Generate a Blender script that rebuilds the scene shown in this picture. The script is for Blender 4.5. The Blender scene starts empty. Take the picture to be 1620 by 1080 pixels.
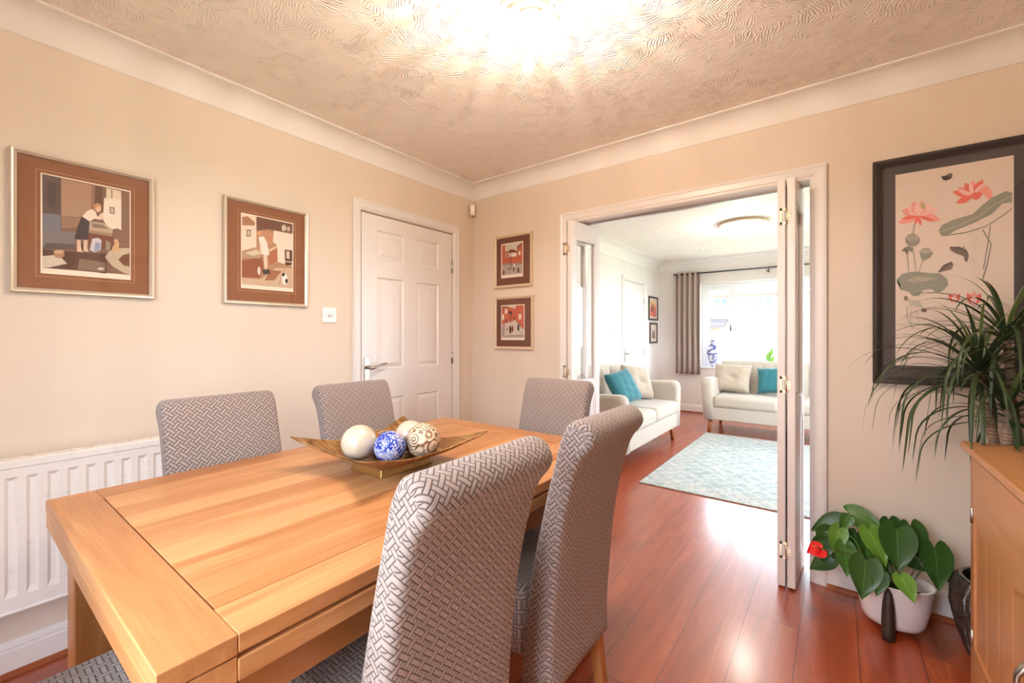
import bpy, bmesh, math, random
from mathutils import Vector, Matrix
R = math.radians
scene = bpy.context.scene
COL = scene.collection

# ------------------------------------------------------------ camera
cd = bpy.data.cameras.new('camera'); cam = bpy.data.objects.new('camera', cd); COL.objects.link(cam)
cam.location = (2.372, -2.599, 1.215)
cam.rotation_euler = (R(90), 0, R(37.1))
cd.sensor_width = 36.0; cd.lens = 681.0/1620*36; cd.shift_y = -9.0/1620; cd.clip_start = 0.02; cd.clip_end = 200
scene.camera = cam

# ------------------------------------------------------------ view, world, lights
scene.view_settings.view_transform = 'Standard'; scene.view_settings.look = 'None'
scene.view_settings.exposure = 0.90; scene.view_settings.gamma = 1.0; scene.view_settings.use_curve_mapping = False
scene.cycles.max_bounces = 10; scene.cycles.diffuse_bounces = 6; scene.cycles.glossy_bounces = 4
scene.cycles.transmission_bounces = 6; scene.cycles.transparent_max_bounces = 12
scene.cycles.caustics_reflective = False; scene.cycles.caustics_refractive = False
scene.cycles.sample_clamp_indirect = 6.0; scene.cycles.use_denoising = True
scene.cycles.blur_glossy = 0.5

SKY = 11.0
world = bpy.data.worlds.new('overcast_sky'); scene.world = world; world.use_nodes = True
bgn = world.node_tree.nodes['Background']; bgn.inputs[0].default_value = (0.78, 0.88, 1.0, 1); bgn.inputs[1].default_value = SKY

def portal(name, loc, rot, sx, sy):
    l = bpy.data.lights.new(name, 'AREA'); l.shape = 'RECTANGLE'; l.size = sx; l.size_y = sy
    l.cycles.is_portal = True
    o = bpy.data.objects.new(name, l); COL.objects.link(o); o.location = loc; o.rotation_euler = rot; return o
# daylight comes in through the lounge window, the lounge side window and the garden doors
portal('lounge_window_portal', (1.75, 4.74, 1.39), (R(-90), 0, 0), 2.2, 1.3)
portal('lounge_side_window_portal', (3.76, 2.15, 1.30), (0, R(90), 0), 1.5, 1.9)
portal('garden_door_portal', (1.65, -3.14, 1.06), (R(90), 0, 0), 1.26, 2.02)

def point(name, loc, power, color, radius=0.03):
    l = bpy.data.lights.new(name, 'POINT'); l.energy = power; l.color = color; l.shadow_soft_size = radius
    o = bpy.data.objects.new(name, l); COL.objects.link(o); o.location = loc; return o
def daylight(name, loc, rot, sx, sy, power, color):
    l = bpy.data.lights.new(name, 'AREA'); l.shape = 'RECTANGLE'; l.size = sx; l.size_y = sy; l.energy = power; l.color = color
    o = bpy.data.objects.new(name, l); COL.objects.link(o); o.location = loc; o.rotation_euler = rot; return o
WARM = (1.0, 0.82, 0.66)
LAMP = (1.566, -1.43)
LAMP_W = 9.8
for k in range(5):
    a = k*math.tau/5+0.3
    point('crystal_lamp_bulb_light', (LAMP[0]+0.085*math.cos(a), LAMP[1]+0.085*math.sin(a), 2.282), LAMP_W, WARM, 0.016)
point('lounge_lamp_light', (1.575, 2.49, 2.20), 13, (1.0, 0.90, 0.78), 0.06)

# ------------------------------------------------------------ node helpers
class N:
    """a small shorthand around a material's node tree"""
    def __init__(s, name):
        s.m = bpy.data.materials.new(name); s.m.use_nodes = True
        s.t = s.m.node_tree; s.b = s.t.nodes['Principled BSDF']; s.o = s.t.nodes['Material Output']
    def n(s, kind, **kw):
        x = s.t.nodes.new(kind)
        for k, v in kw.items(): setattr(x, k, v)
        return x
    def lk(s, a, b): s.t.links.new(a, b)
    def put(s, sock, v):
        if isinstance(v, bpy.types.NodeSocket): s.lk(v, sock)
        elif isinstance(v, (tuple, list)) and len(v) == 3 and sock.type == 'RGBA': sock.default_value = (*v, 1)
        else: sock.default_value = v
    def math(s, op, a, b=0.0, c=0.0):
        x = s.n('ShaderNodeMath', operation=op); s.put(x.inputs[0], a); s.put(x.inputs[1], b); s.put(x.inputs[2], c); return x.outputs[0]
    def obj(s): return s.n('ShaderNodeTexCoord').outputs['Object']
    def uv(s): return s.n('ShaderNodeTexCoord').outputs['UV']
    def geo(s): return s.n('ShaderNodeNewGeometry').outputs['Position']
    def xyz(s, v):
        x = s.n('ShaderNodeSeparateXYZ'); s.lk(v, x.inputs[0]); return x.outputs
    def vec(s, x, y, z=0.0):
        c = s.n('ShaderNodeCombineXYZ'); s.put(c.inputs[0], x); s.put(c.inputs[1], y); s.put(c.inputs[2], z); return c.outputs[0]
    def scale(s, v, sc, loc=(0,0,0), rot=(0,0,0)):
        x = s.n('ShaderNodeMapping'); s.lk(v, x.inputs[0]); x.inputs['Scale'].default_value = sc; x.inputs['Location'].default_value = loc; x.inputs['Rotation'].default_value = rot; return x.outputs[0]
    def noise(s, v, scale=5.0, detail=3.0, rough=0.5, dist=0.0):
        x = s.n('ShaderNodeTexNoise'); s.lk(v, x.inputs['Vector']); x.inputs['Scale'].default_value = scale; x.inputs['Detail'].default_value = detail
        x.inputs['Roughness'].default_value = rough; x.inputs['Distortion'].default_value = dist; return x.outputs['Fac']
    def white(s, v):
        x = s.n('ShaderNodeTexWhiteNoise', noise_dimensions='2D'); s.lk(v, x.inputs['Vector']); return x.outputs['Value']
    def ramp(s, f, stops, interp='LINEAR'):
        x = s.n('ShaderNodeValToRGB'); x.color_ramp.interpolation = interp; s.lk(f, x.inputs[0]); e = x.color_ramp.elements
        while len(e) < len(stops): e.new(0.5)
        for i, (p, c) in enumerate(stops):
            e[i].position = p; e[i].color = (*c, 1) if len(c) == 3 else c
        return x.outputs[0]
    def mix(s, f, a, b, mode='MIX'):
        x = s.n('ShaderNodeMix', data_type='RGBA', blend_type=mode); s.put(x.inputs[0], f); s.put(x.inputs[6], a); s.put(x.inputs[7], b); return x.outputs[2]
    def smooth(s, f, a, b):
        x = s.n('ShaderNodeMapRange', interpolation_type='SMOOTHSTEP'); s.lk(f, x.inputs[0]); x.inputs[1].default_value = a; x.inputs[2].default_value = b; return x.outputs[0]
    def bump(s, h, strength=0.3, dist=0.002):
        x = s.n('ShaderNodeBump'); x.inputs['Strength'].default_value = strength; x.inputs['Distance'].default_value = dist
        s.lk(h, x.inputs['Height']); s.lk(x.outputs[0], s.b.inputs['Normal']); return x
    def set(s, **kw):
        names = dict(col='Base Color', rough='Roughness', metal='Metallic', spec='Specular IOR Level', coat='Coat Weight', coatr='Coat Roughness',
                     trans='Transmission Weight', ior='IOR', sheen='Sheen Weight', sub='Subsurface Weight', alpha='Alpha', aniso='Anisotropic')
        for k, v in kw.items(): s.put(s.b.inputs[names[k]], v)
        return s
FLAT = {}
def flat(col, rough=0.6, metal=0.0, name=None, **kw):
    key = (tuple(round(c, 3) for c in col), rough, metal, tuple(sorted(kw.items())))
    if key not in FLAT:
        q = N(name or 'paint'); q.set(col=tuple(col), rough=rough, metal=metal, **kw)
        f = q.noise(q.obj(), 40, 2); FLAT[key] = q.m
        q.set(rough=q.math('ADD', q.math('MULTIPLY', f, 0.08), max(rough-0.04, 0.0)))
    return FLAT[key]
def s2l(*rgb):
    return tuple(((c/255)/12.92 if c/255 <= 0.04045 else ((c/255+0.055)/1.055)**2.4) for c in rgb)

def m_wallpaint(name, col):
    q = N(name); p = q.geo()
    band = q.noise(q.scale(p, (6, 6, 0.35)), 1.0, 3, 0.6)                     # soft vertical shading of the paper
    c = q.mix(q.smooth(band, 0.3, 0.72), tuple(x*0.965 for x in col), col)
    q.set(col=c, rough=0.62); q.bump(q.noise(p, 260, 2), 0.05, 0.001); return q.m
def m_artex(name, col):
    q = N(name); p = q.geo(); d = q.noise(q.scale(p, (1, 1, 1)), 3.2, 2)
    X = q.xyz(p); w1 = q.noise(p, 4, 2); 
    pv = q.vec(q.math('ADD', X[0], q.math('MULTIPLY', w1, 0.22)), q.math('ADD', X[1], q.math('MULTIPLY', d, 0.22)))
    v = q.n('ShaderNodeTexVoronoi', voronoi_dimensions='2D'); q.lk(pv, v.inputs['Vector']); v.inputs['Scale'].default_value = 6.5
    rnd = q.xyz(v.outputs['Color'])
    a = q.math('MULTIPLY', rnd[0], math.tau)
    # arcs of combed plaster: stripes along a random direction in each patch
    L = q.math('ADD', q.math('MULTIPLY', X[0], q.math('COSINE', a)), q.math('MULTIPLY', X[1], q.math('SINE', a)))
    wob = q.math('MULTIPLY', q.noise(p, 14, 2, 0.5), 0.05)
    ph = q.math('MULTIPLY', q.math('ADD', L, wob), 560.0)
    st = q.math('POWER', q.math('MULTIPLY_ADD', q.math('SINE', ph), 0.5, 0.5), 2.2)
    brk = q.smooth(q.noise(p, 16, 3, 0.6), 0.40, 0.62)
    h = q.math('ADD', q.math('MULTIPLY', st, brk), q.math('MULTIPLY', q.noise(p, 45, 3, 0.6), 0.35))
    h = q.math('ADD', h, q.math('MULTIPLY', rnd[1], 0.35))
    q.set(col=col, rough=0.7); q.bump(h, 0.8, 0.0042); return q.m
def m_gloss(name, col, rough=0.3):
    q = N(name); f = q.noise(q.geo(), 18, 2)
    q.set(col=col, rough=q.math('MULTIPLY_ADD', f, 0.12, rough-0.05)); q.bump(q.noise(q.geo(), 9, 2), 0.03, 0.002); return q.m
def m_floor():
    q = N('cherry_laminate'); p = q.geo(); X = q.xyz(p); W = 0.1915; LN = 1.285
    u = q.math('DIVIDE', q.math('SUBTRACT', X[0], 1.862-20*W), W); row = q.math('FLOOR', u); fu = q.math('SUBTRACT', u, row)
    off = q.white(q.vec(row, 3.7))
    vv = q.math('ADD', q.math('DIVIDE', q.math('ADD', X[1], 20.0), LN), off); idx = q.math('FLOOR', vv); fv = q.math('SUBTRACT', vv, idx)
    rnd = q.white(q.vec(row, idx)); rnd2 = q.white(q.vec(idx, row))
    gv = q.vec(q.math('ADD', q.math('MULTIPLY', X[0], 14.0), q.math('MULTIPLY', rnd, 40.0)), q.math('ADD', q.math('MULTIPLY', X[1], 1.1), q.math('MULTIPLY', rnd2, 30)))
    g = q.noise(gv, 1.0, 5, 0.6, 0.9); fine = q.noise(q.vec(q.math('MULTIPLY', X[0], 130.0), q.math('MULTIPLY', X[1], 3.0)), 1.0, 3, 0.6)
    ring = q.math('MULTIPLY_ADD', q.math('SINE', q.math('MULTIPLY', g, 46.0)), 0.5, 0.5)
    c = q.ramp(g, [(0.25, (0.15, 0.018, 0.006)), (0.5, (0.34, 0.058, 0.016)), (0.78, (0.50, 0.115, 0.036))])
    c = q.mix(q.math('MULTIPLY', ring, 0.28), c, (0.20, 0.025, 0.008))
    c = q.mix(q.math('MULTIPLY', fine, 0.25), c, (0.42, 0.085, 0.026))
    kn = q.smooth(q.noise(q.vec(q.math('MULTIPLY', X[0], 5.0), q.math('MULTIPLY', X[1], 2.4), 3.0), 1.0, 1), 0.70, 0.80)
    c = q.mix(q.math('MULTIPLY', kn, 0.7), c, (0.07, 0.010, 0.005))
    c = q.mix(q.math('MULTIPLY', rnd, 0.35), c, (0.40, 0.085, 0.028))
    eu = q.math('MULTIPLY', q.math('MINIMUM', fu, q.math('SUBTRACT', 1.0, fu)), W); ev = q.math('MULTIPLY', q.math('MINIMUM', fv, q.math('SUBTRACT', 1.0, fv)), LN)
    e = q.smooth(q.math('MINIMUM', eu, ev), 0.0004, 0.0022)
    c = q.mix(e, (0.05, 0.01, 0.005), c)
    q.set(col=c, rough=q.math('MULTIPLY_ADD', fine, 0.10, 0.32), spec=0.5, coat=0.7, coatr=0.19)
    q.bump(q.math('ADD', e, q.math('MULTIPLY', fine, 0.12)), 0.25, 0.0012); return q.m
def m_oak(name, axis='Y', board=0.0, tone=1.0, base=(0.44, 0.185, 0.064), light=(0.66, 0.345, 0.150), dark=(0.28, 0.10, 0.030), seed=0.0, bx='X', rough=0.34):
    """oak with grain along one axis of the object and, when board > 0, staves of that width"""
    q = N(name); X = q.xyz(q.obj()); i = 'XYZ'.index(axis); j = 'XYZ'.index(bx) if bx != axis else (i+1) % 3
    k = 3-i-j
    if board > 0:
        row = q.math('FLOOR', q.math('DIVIDE', q.math('ADD', X[j], 7.0+seed), board)); rnd = q.white(q.vec(row, 1.0+seed))
    else: row = q.math('ADD', 0.0, seed); rnd = q.math('ADD', 0.5, 0.0)
    sh = q.math('MULTIPLY', rnd, 31.0)
    gv = q.vec(q.math('ADD', q.math('MULTIPLY', X[j], 16.0), sh), q.math('ADD', q.math('MULTIPLY', X[i], 1.5), sh), q.math('MULTIPLY', X[k], 16.0))
    g = q.noise(gv, 1.0, 4, 0.55, 0.7)
    fv = q.vec(q.math('MULTIPLY', X[j], 210.0), q.math('MULTIPLY', X[i], 7.0), q.math('MULTIPLY', X[k], 210.0)); fine = q.noise(fv, 1.0, 3, 0.6)
    ring = q.math('MULTIPLY_ADD', q.math('SINE', q.math('MULTIPLY', g, 40.0)), 0.5, 0.5)
    mul = lambda c: tuple(min(1, x*tone) for x in c)
    c = q.ramp(g, [(0.28, mul(dark)), (0.48, mul(base)), (0.70, mul(light))])
    c = q.mix(q.math('MULTIPLY', ring, 0.22), c, mul(tuple(x*0.75 for x in base)))
    c = q.mix(0.25, c, mul(base))
    if board > 0: c = q.mix(q.math('MULTIPLY', rnd, 0.8), c, mul(light))
    c = q.mix(q.math('MULTIPLY', q.smooth(fine, 0.45, 0.7), 0.25), c, mul(dark))
    q.set(col=c, rough=q.math('MULTIPLY_ADD', fine, 0.12, rough-0.06)); q.bump(fine, 0.12, 0.0006); return q.m
def m_weave(name, light=(0.37, 0.308, 0.288), dark=(0.10, 0.072, 0.066), s=0.0102, turn=45.0):
    """stretch fabric of interlaced bars, three long and one wide"""
    q = N(name); X = q.xyz(q.uv()); ca, sa = math.cos(R(turn))/s, math.sin(R(turn))/s
    u = q.math('ADD', q.math('MULTIPLY', X[0], ca), q.math('MULTIPLY', X[1], sa)); v = q.math('SUBTRACT', q.math('MULTIPLY', X[1], ca), q.math('MULTIPLY', X[0], sa))
    i = q.math('FLOOR', u); j = q.math('FLOOR', v); fu = q.math('SUBTRACT', u, i); fv = q.math('SUBTRACT', v, j)
    mn = lambda a, b: q.math('MINIMUM', a, b); sub = lambda a, b: q.math('SUBTRACT', a, b); add = lambda a, b: q.math('ADD', a, b); mul = lambda a, b: q.math('MULTIPLY', a, b)
    mod = lambda a, n: q.math('FLOOR', q.math('FLOORED_MODULO', add(a, 0.5), float(n)))
    odd = mod(j, 2); even = sub(1.0, odd); iodd = mod(i, 2)
    base = mul(2.0, q.math('GREATER_THAN', mod(j, 4), 1.5))            # rows 0,1 -> 0; rows 2,3 -> 2
    k = mod(sub(i, base), 4); k3 = q.math('GREATER_THAN', k, 2.5)
    dx = mn(fu, sub(1.0, fu)); dy = mn(fv, sub(1.0, fv)); ah = add(fu, k)
    dH = mn(dy, mn(ah, sub(3.0, ah)))
    r = add(even, mul(mul(odd, k3), 2.0)); pos = add(fv, r); dV = mn(dx, mn(pos, sub(3.0, pos))); dS = mn(dx, dy)
    isH = mul(even, sub(1.0, k3)); isV = add(mul(even, k3), mul(odd, iodd)); isS = mul(odd, sub(1.0, iodd))
    d = add(add(mul(dH, isH), mul(dV, isV)), mul(dS, isS))
    e = q.smooth(d, 0.04, 0.16)
    fz = q.noise(q.obj(), 900, 2)
    c = q.mix(e, dark, q.mix(fz, tuple(x*0.80 for x in light), tuple(min(1, x*1.12) for x in light)))
    q.set(col=c, rough=0.9, sheen=0.25, spec=0.2)
    hh = add(q.math('MULTIPLY', q.smooth(d, 0.02, 0.22), 1.0), q.math('MULTIPLY', fz, 0.06)); q.bump(hh, 0.8, 0.0017); return q.m
def m_cloth(name, col, weave=900, contrast=0.15, rough=0.9):
    q = N(name); p = q.obj(); f = q.noise(p, weave, 2); g = q.noise(p, 6, 2)
    c = q.mix(f, tuple(x*(1-contrast) for x in col), tuple(min(1, x*(1+contrast*0.5)) for x in col)); c = q.mix(q.math('MULTIPLY', g, 0.15), c, tuple(x*0.85 for x in col))
    q.set(col=c, rough=rough, sheen=0.3, spec=0.2); q.bump(f, 0.25, 0.001); return q.m
def m_metal(name, col, rough=0.25):
    q = N(name); f = q.noise(q.obj(), 60, 2); q.set(col=col, metal=1.0, rough=q.math('MULTIPLY_ADD', f, 0.12, rough-0.06)); return q.m
def m_pane(name='clear_glass', tint=(1, 1, 1), ior=1.5):
    q = N(name); t = q.t; t.nodes.remove(q.b)
    tr = q.n('ShaderNodeBsdfTransparent'); tr.inputs[0].default_value = (*tint, 1); gl = q.n('ShaderNodeBsdfGlossy'); gl.inputs['Roughness'].default_value = 0.0
    fr = q.n('ShaderNodeFresnel'); fr.inputs[0].default_value = ior; mx = q.n('ShaderNodeMixShader')
    bf = q.n('ShaderNodeNewGeometry').outputs['Backfacing']
    q.lk(q.math('MULTIPLY', fr.outputs[0], q.math('SUBTRACT', 1.0, bf)), mx.inputs[0]); q.lk(tr.outputs[0], mx.inputs[1]); q.lk(gl.outputs[0], mx.inputs[2]); q.lk(mx.outputs[0], q.o.inputs[0]); return q.m
def m_glow(name, col, strength):
    q = N(name); q.set(col=col, rough=0.4); q.b.inputs['Emission Color'].default_value = (*col, 1); q.b.inputs['Emission Strength'].default_value = strength; return q.m

M = {}
M['wall'] = m_wallpaint('cream_wall_paint', (0.745, 0.645, 0.545))
M['wall2'] = m_wallpaint('pale_lounge_paint', (0.78, 0.735, 0.70))
M['ceil'] = m_artex('swirled_artex', (0.90, 0.835, 0.775))
M['white'] = m_gloss('white_gloss_paint', (0.80, 0.765, 0.745), 0.32)
M['coving'] = m_gloss('white_coving', (0.80, 0.765, 0.735), 0.6)
M['rad'] = m_gloss('radiator_enamel', (0.82, 0.79, 0.77), 0.28)
M['upvc'] = m_gloss('white_upvc', (0.86, 0.87, 0.89), 0.25)
M['floor'] = m_floor()
M['oak_y'] = m_oak('oak_along_y', 'Y'); M['oak_x'] = m_oak('oak_along_x', 'X', bx='Y', board=0.105, seed=0.3); M['oak_z'] = m_oak('oak_upright', 'Z', bx='X')
M['oak_boards'] = m_oak('oak_staves', 'Y', board=0.088, seed=0.13)
M['oak_edge'] = m_oak('oak_edge', 'Y', tone=0.92, seed=2.0)
M['oakside_z'] = m_oak('light_oak_upright', 'Z', board=0.0, bx='Y', base=(0.47, 0.20, 0.075), light=(0.57, 0.28, 0.115), dark=(0.36, 0.13, 0.04))
M['oakside_y'] = m_oak('light_oak_long', 'Y', board=0.13, bx='X', base=(0.49, 0.22, 0.085), light=(0.60, 0.31, 0.135), dark=(0.36, 0.13, 0.04))
M['oakside_b'] = m_oak('light_oak_boards', 'Z', board=0.106, seed=0.5, bx='Y', base=(0.47, 0.20, 0.075), light=(0.57, 0.28, 0.115), dark=(0.36, 0.13, 0.04))
M['bead_wood'] = m_oak('red_beading', 'Y', base=(0.30, 0.07, 0.02), light=(0.40, 0.11, 0.04), dark=(0.16, 0.03, 0.01))
M['weave'] = m_weave('grey_woven_cover')
M['weave_seat'] = m_weave('grey_woven_seat', turn=0.0)
M['chrome'] = m_metal('polished_chrome', (0.42, 0.38, 0.34), 0.3)
M['steel'] = m_metal('brushed_steel', (0.52, 0.51, 0.50), 0.3)
M['darksteel'] = m_metal('gunmetal', (0.16, 0.16, 0.17), 0.35)
M['brass'] = m_metal('pale_brass', (0.80, 0.68, 0.48), 0.3)
M['pane'] = m_pane(); M['winpane'] = m_pane('window_glass')
M['sofa'] = m_cloth('cream_linen', (0.52, 0.455, 0.38), 700, 0.12)
M['sofacush'] = m_cloth('sand_linen', (0.46, 0.385, 0.30), 700, 0.12)
M['teal'] = m_cloth('teal_velvet', (0.035, 0.19, 0.225), 300, 0.35, 0.7)
M['curtain'] = m_cloth('taupe_curtain', (0.46, 0.36, 0.31), 500, 0.12)
M['black'] = flat((0.02, 0.018, 0.018), 0.35, name='black_paint')
M['leafd'] = None

# ------------------------------------------------------------ mesh helpers
class G:
    def __init__(s):
        s.bm = bmesh.new(); s.uvl = s.bm.loops.layers.uv.new('UVMap'); s.fixed = s.bm.faces.layers.int.new('fixed')
    def v(s, p): return s.bm.verts.new(p)
    def f(s, vs, mat=0, uvs=None, smooth=False):
        try: fc = s.bm.faces.new(vs)
        except ValueError: return None
        fc.material_index = mat; fc.smooth = smooth
        if uvs:
            fc[s.fixed] = 1
            for l, w in zip(fc.loops, uvs): l[s.uvl].uv = w
        return fc
    def box(s, x0, x1, y0, y1, z0, z1, mat=0, bev=0.0, seg=2):
        x0, x1 = min(x0, x1), max(x0, x1); y0, y1 = min(y0, y1), max(y0, y1); z0, z1 = min(z0, z1), max(z0, z1)
        p = [s.v(c) for c in ((x0,y0,z0),(x1,y0,z0),(x1,y1,z0),(x0,y1,z0),(x0,y0,z1),(x1,y0,z1),(x1,y1,z1),(x0,y1,z1))]
        fs = [s.f([p[i] for i in q], mat) for q in ((0,3,2,1),(4,5,6,7),(0,1,5,4),(1,2,6,5),(2,3,7,6),(3,0,4,7))]
        if bev > 0:
            es = list({e for f in fs for e in f.edges})
            r = bmesh.ops.bevel(s.bm, geom=es, offset=bev, segments=seg, profile=0.5, affect='EDGES', clamp_overlap=True)
            for f in r['faces']: f.material_index = mat; f.smooth = seg > 1
        return s
    def hexa(s, b, t, mat=0, bev=0.0):
        """eight-cornered solid from four bottom and four top corners"""
        p = [s.v(c) for c in list(b)+list(t)]
        fs = [s.f([p[i] for i in q], mat) for q in ((0,3,2,1),(4,5,6,7),(0,1,5,4),(1,2,6,5),(2,3,7,6),(3,0,4,7))]
        if bev > 0:
            bmesh.ops.bevel(s.bm, geom=list({e for f in fs for e in f.edges}), offset=bev, segments=2, profile=0.5, affect='EDGES', clamp_overlap=True)
        return s
    def prism(s, pts, axis, a0, a1, mat=0, smooth=False, caps=True):
        """2-D outline pushed along an axis; axis X: pts are (y,z), Y: (x,z), Z: (x,y)"""
        mk = {'X': lambda a, p: (a, p[0], p[1]), 'Y': lambda a, p: (p[0], a, p[1]), 'Z': lambda a, p: (p[0], p[1], a)}[axis]
        A = [s.v(mk(a0, p)) for p in pts]; B = [s.v(mk(a1, p)) for p in pts]; n = len(pts)
        for i in range(n): s.f([A[i], A[(i+1) % n], B[(i+1) % n], B[i]], mat, smooth=smooth)
        if caps: s.f(A[::-1], mat); s.f(B, mat)
        return s
    def lathe(s, prof, c=(0, 0, 0), seg=32, mat=0, smooth=True, sx=1.0, sy=1.0, rot=0.0):
        rings = []
        for r, z in prof:
            if r < 1e-6: rings.append([s.v((c[0], c[1], c[2]+z))])
            else:
                rings.append([s.v((c[0]+r*(sx*math.cos(t)*math.cos(rot)-sy*math.sin(t)*math.sin(rot)), c[1]+r*(sx*math.cos(t)*math.sin(rot)+sy*math.sin(t)*math.cos(rot)), c[2]+z)) for t in (math.tau*k/seg for k in range(seg))])
        for a, b in zip(rings, rings[1:]):
            for k in range(seg):
                k2 = (k+1) % seg
                if len(a) == 1 and len(b) == 1: break
                if len(a) == 1: s.f([a[0], b[k2], b[k]], mat, smooth=smooth)
                elif len(b) == 1: s.f([a[k], a[k2], b[0]], mat, smooth=smooth)
                else: s.f([a[k], a[k2], b[k2], b[k]], mat, smooth=smooth)
        if len(rings[0]) > 1: s.f(rings[0][::-1], mat)
        if len(rings[-1]) > 1: s.f(rings[-1], mat)
        return s
    def tube(s, pts, r, seg=10, mat=0, cap=True, flatx=1.0):
        pts = [Vector(p) for p in pts]; n = len(pts); rs = r if isinstance(r, (list, tuple)) else [r]*n
        rings = []; up = None
        for i, p in enumerate(pts):
            d = (pts[min(i+1, n-1)]-pts[max(i-1, 0)]).normalized()
            if up is None:
                up = Vector((0, 0, 1)) if abs(d.z) < 0.9 else Vector((1, 0, 0))
            a = d.cross(up).normalized(); up = a.cross(d).normalized()
            rings.append([s.v(p+(a*math.cos(math.tau*k/seg)*flatx+up*math.sin(math.tau*k/seg))*rs[i]) for k in range(seg)])
        for a, b in zip(rings, rings[1:]):
            for k in range(seg): s.f([a[k], a[(k+1) % seg], b[(k+1) % seg], b[k]], mat, smooth=True)
        if cap: s.f(rings[0][::-1], mat); s.f(rings[-1], mat)
        return s
    def surf(s, fn, nu, nv, mat=0, close_u=False, smooth=True, uv=None):
        V = [[s.v(fn(i/nu, j/nv)) for j in range(nv+1)] for i in range(nu if close_u else nu+1)]
        for i in range(nu):
            i2 = (i+1) % len(V)
            for j in range(nv):
                u = [uv(i/nu, j/nv), uv((i+1)/nu, j/nv), uv((i+1)/nu, (j+1)/nv), uv(i/nu, (j+1)/nv)] if uv else None
                s.f([V[i][j], V[i2][j], V[i2][j+1], V[i][j+1]], mat, uvs=u, smooth=smooth)
        return V
    def ball(s, c, r, mat=0, seg=20, rings=12, sz=1.0):
        prof = [(r*math.sin(math.pi*k/rings), -r*sz*math.cos(math.pi*k/rings)) for k in range(rings+1)]
        prof[0] = (0, -r*sz); prof[-1] = (0, r*sz); return s.lathe(prof, c, seg, mat)
    def poly(s, pts, mat=0): return s.f([s.v(p) for p in pts], mat)
    def build(s, name, mats, parent=None, loc=None, smooth=False, mods=()):
        bmesh.ops.recalc_face_normals(s.bm, faces=s.bm.faces)
        if smooth:
            for f in s.bm.faces: f.smooth = True
        for f in s.bm.faces:
            if f[s.fixed]: continue
            n = f.normal; a = max(range(3), key=lambda k: abs(n[k]))
            for l in f.loops:
                c = l.vert.co; l[s.uvl].uv = ((c.y, c.z), (c.x, c.z), (c.x, c.y))[a]
        me = bpy.data.meshes.new(name); s.bm.to_mesh(me); s.bm.free()
        for m in (mats if isinstance(mats, (list, tuple)) else [mats]): me.materials.append(m)
        o = bpy.data.objects.new(name, me); COL.objects.link(o)
        if parent: o.parent = parent
        if loc: o.location = loc
        for kind, kw in mods:
            md = o.modifiers.new(kind.lower(), kind)
            for k, v in kw.items(): setattr(md, k, v)
        return o
def tag(o, label=None, cat=None, group=None, kind=None):
    if label: o['label'] = label
    if cat: o['category'] = cat
    if group: o['group'] = group
    if kind: o['kind'] = kind
    return o
def empty(name, loc=(0, 0, 0), rz=0.0, label=None, cat=None, group=None, kind=None):
    o = bpy.data.objects.new(name, None); COL.objects.link(o); o.location = loc; o.rotation_euler = (0, 0, rz); o.empty_display_size = 0.05
    return tag(o, label, cat, group, kind)
def copy_tree(o, parent=None):
    c = o.copy(); COL.objects.link(c); c.parent = parent
    for ch in list(o.children): copy_tree(ch, c)
    return c
def struct(name, g, mats, label=None, **kw):
    o = g.build(name, mats, **kw); tag(o, label, kind='structure'); return o

# ------------------------------------------------------------ the two rooms
XR, YB, YW, ZC = 3.13, -3.05, 4.60, 2.41      # right wall, garden wall, lounge window wall, ceiling
XL = 3.60                                     # lounge right wall
T = 0.10
g = G(); g.box(-T, XR+0.6, YB-T, YW+T, -0.06, 0.0); struct('floor', g, M['floor'])
g = G(); g.box(-T, XR+T, YB-T, 0.05, ZC, ZC+0.06); struct('ceiling', g, M['ceil'])
g = G(); g.box(-T, XL+T, 0.05, YW+T, ZC, ZC+0.06); struct('ceiling_lounge', g, M['ceil'])
# long left wall with the recesses of its two doors (dining door, lounge door)
D1, D2, DZ = (-1.03, -0.225), (3.10, 3.90), 2.0
g = G()
g.box(-T, 0, YB, D1[0], 0, ZC); g.box(-T, 0, D1[1], 0.05, 0, ZC); g.box(-T, 0, D1[0], D1[1], DZ, ZC); g.box(-T, -0.05, D1[0], D1[1], 0, DZ)
struct('wall_left', g, M['wall'])
g = G()
g.box(-T, 0, 0.05, D2[0], 0, ZC); g.box(-T, 0, D2[1], YW, 0, ZC); g.box(-T, 0, D2[0], D2[1], DZ, ZC); g.box(-T, -0.05, D2[0], D2[1], 0, DZ)
struct('wall_left_lounge', g, M['wall2'])
# partition with the wide opening
OX0, OX1, OZ = 0.902, 2.262, 1.988
for nm, a, b, m in (('wall_far', 0.0, 0.05, M['wall']), ('wall_far_lounge_side', 0.05, 0.10, M['wall2'])):
    g = G(); g.box(0, OX0-0.02, a, b, 0, ZC); g.box(OX1+0.02, XL, a, b, 0, ZC); g.box(OX0-0.02, OX1+0.02, a, b, OZ+0.02, ZC)
    struct(nm, g, m)
g = G(); g.box(XR, XR+T, YB, 0.0, 0, ZC); struct('wall_right', g, M['wall'])
SWY0, SWY1, SWZ0, SWZ1 = 1.2, 3.1, 0.55, 2.05   # side window of the lounge, out of the photograph on the right
g = G(); g.box(XL, XL+T, 0.10, SWY0, 0, ZC); g.box(XL, XL+T, SWY1, YW, 0, ZC); g.box(XL, XL+T, SWY0, SWY1, 0, SWZ0); g.box(XL, XL+T, SWY0, SWY1, SWZ1, ZC); struct('wall_right_lounge', g, M['wall2'])
GX0, GX1, GZ = 1.0, 2.3, 2.06                # garden doors behind the camera
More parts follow.
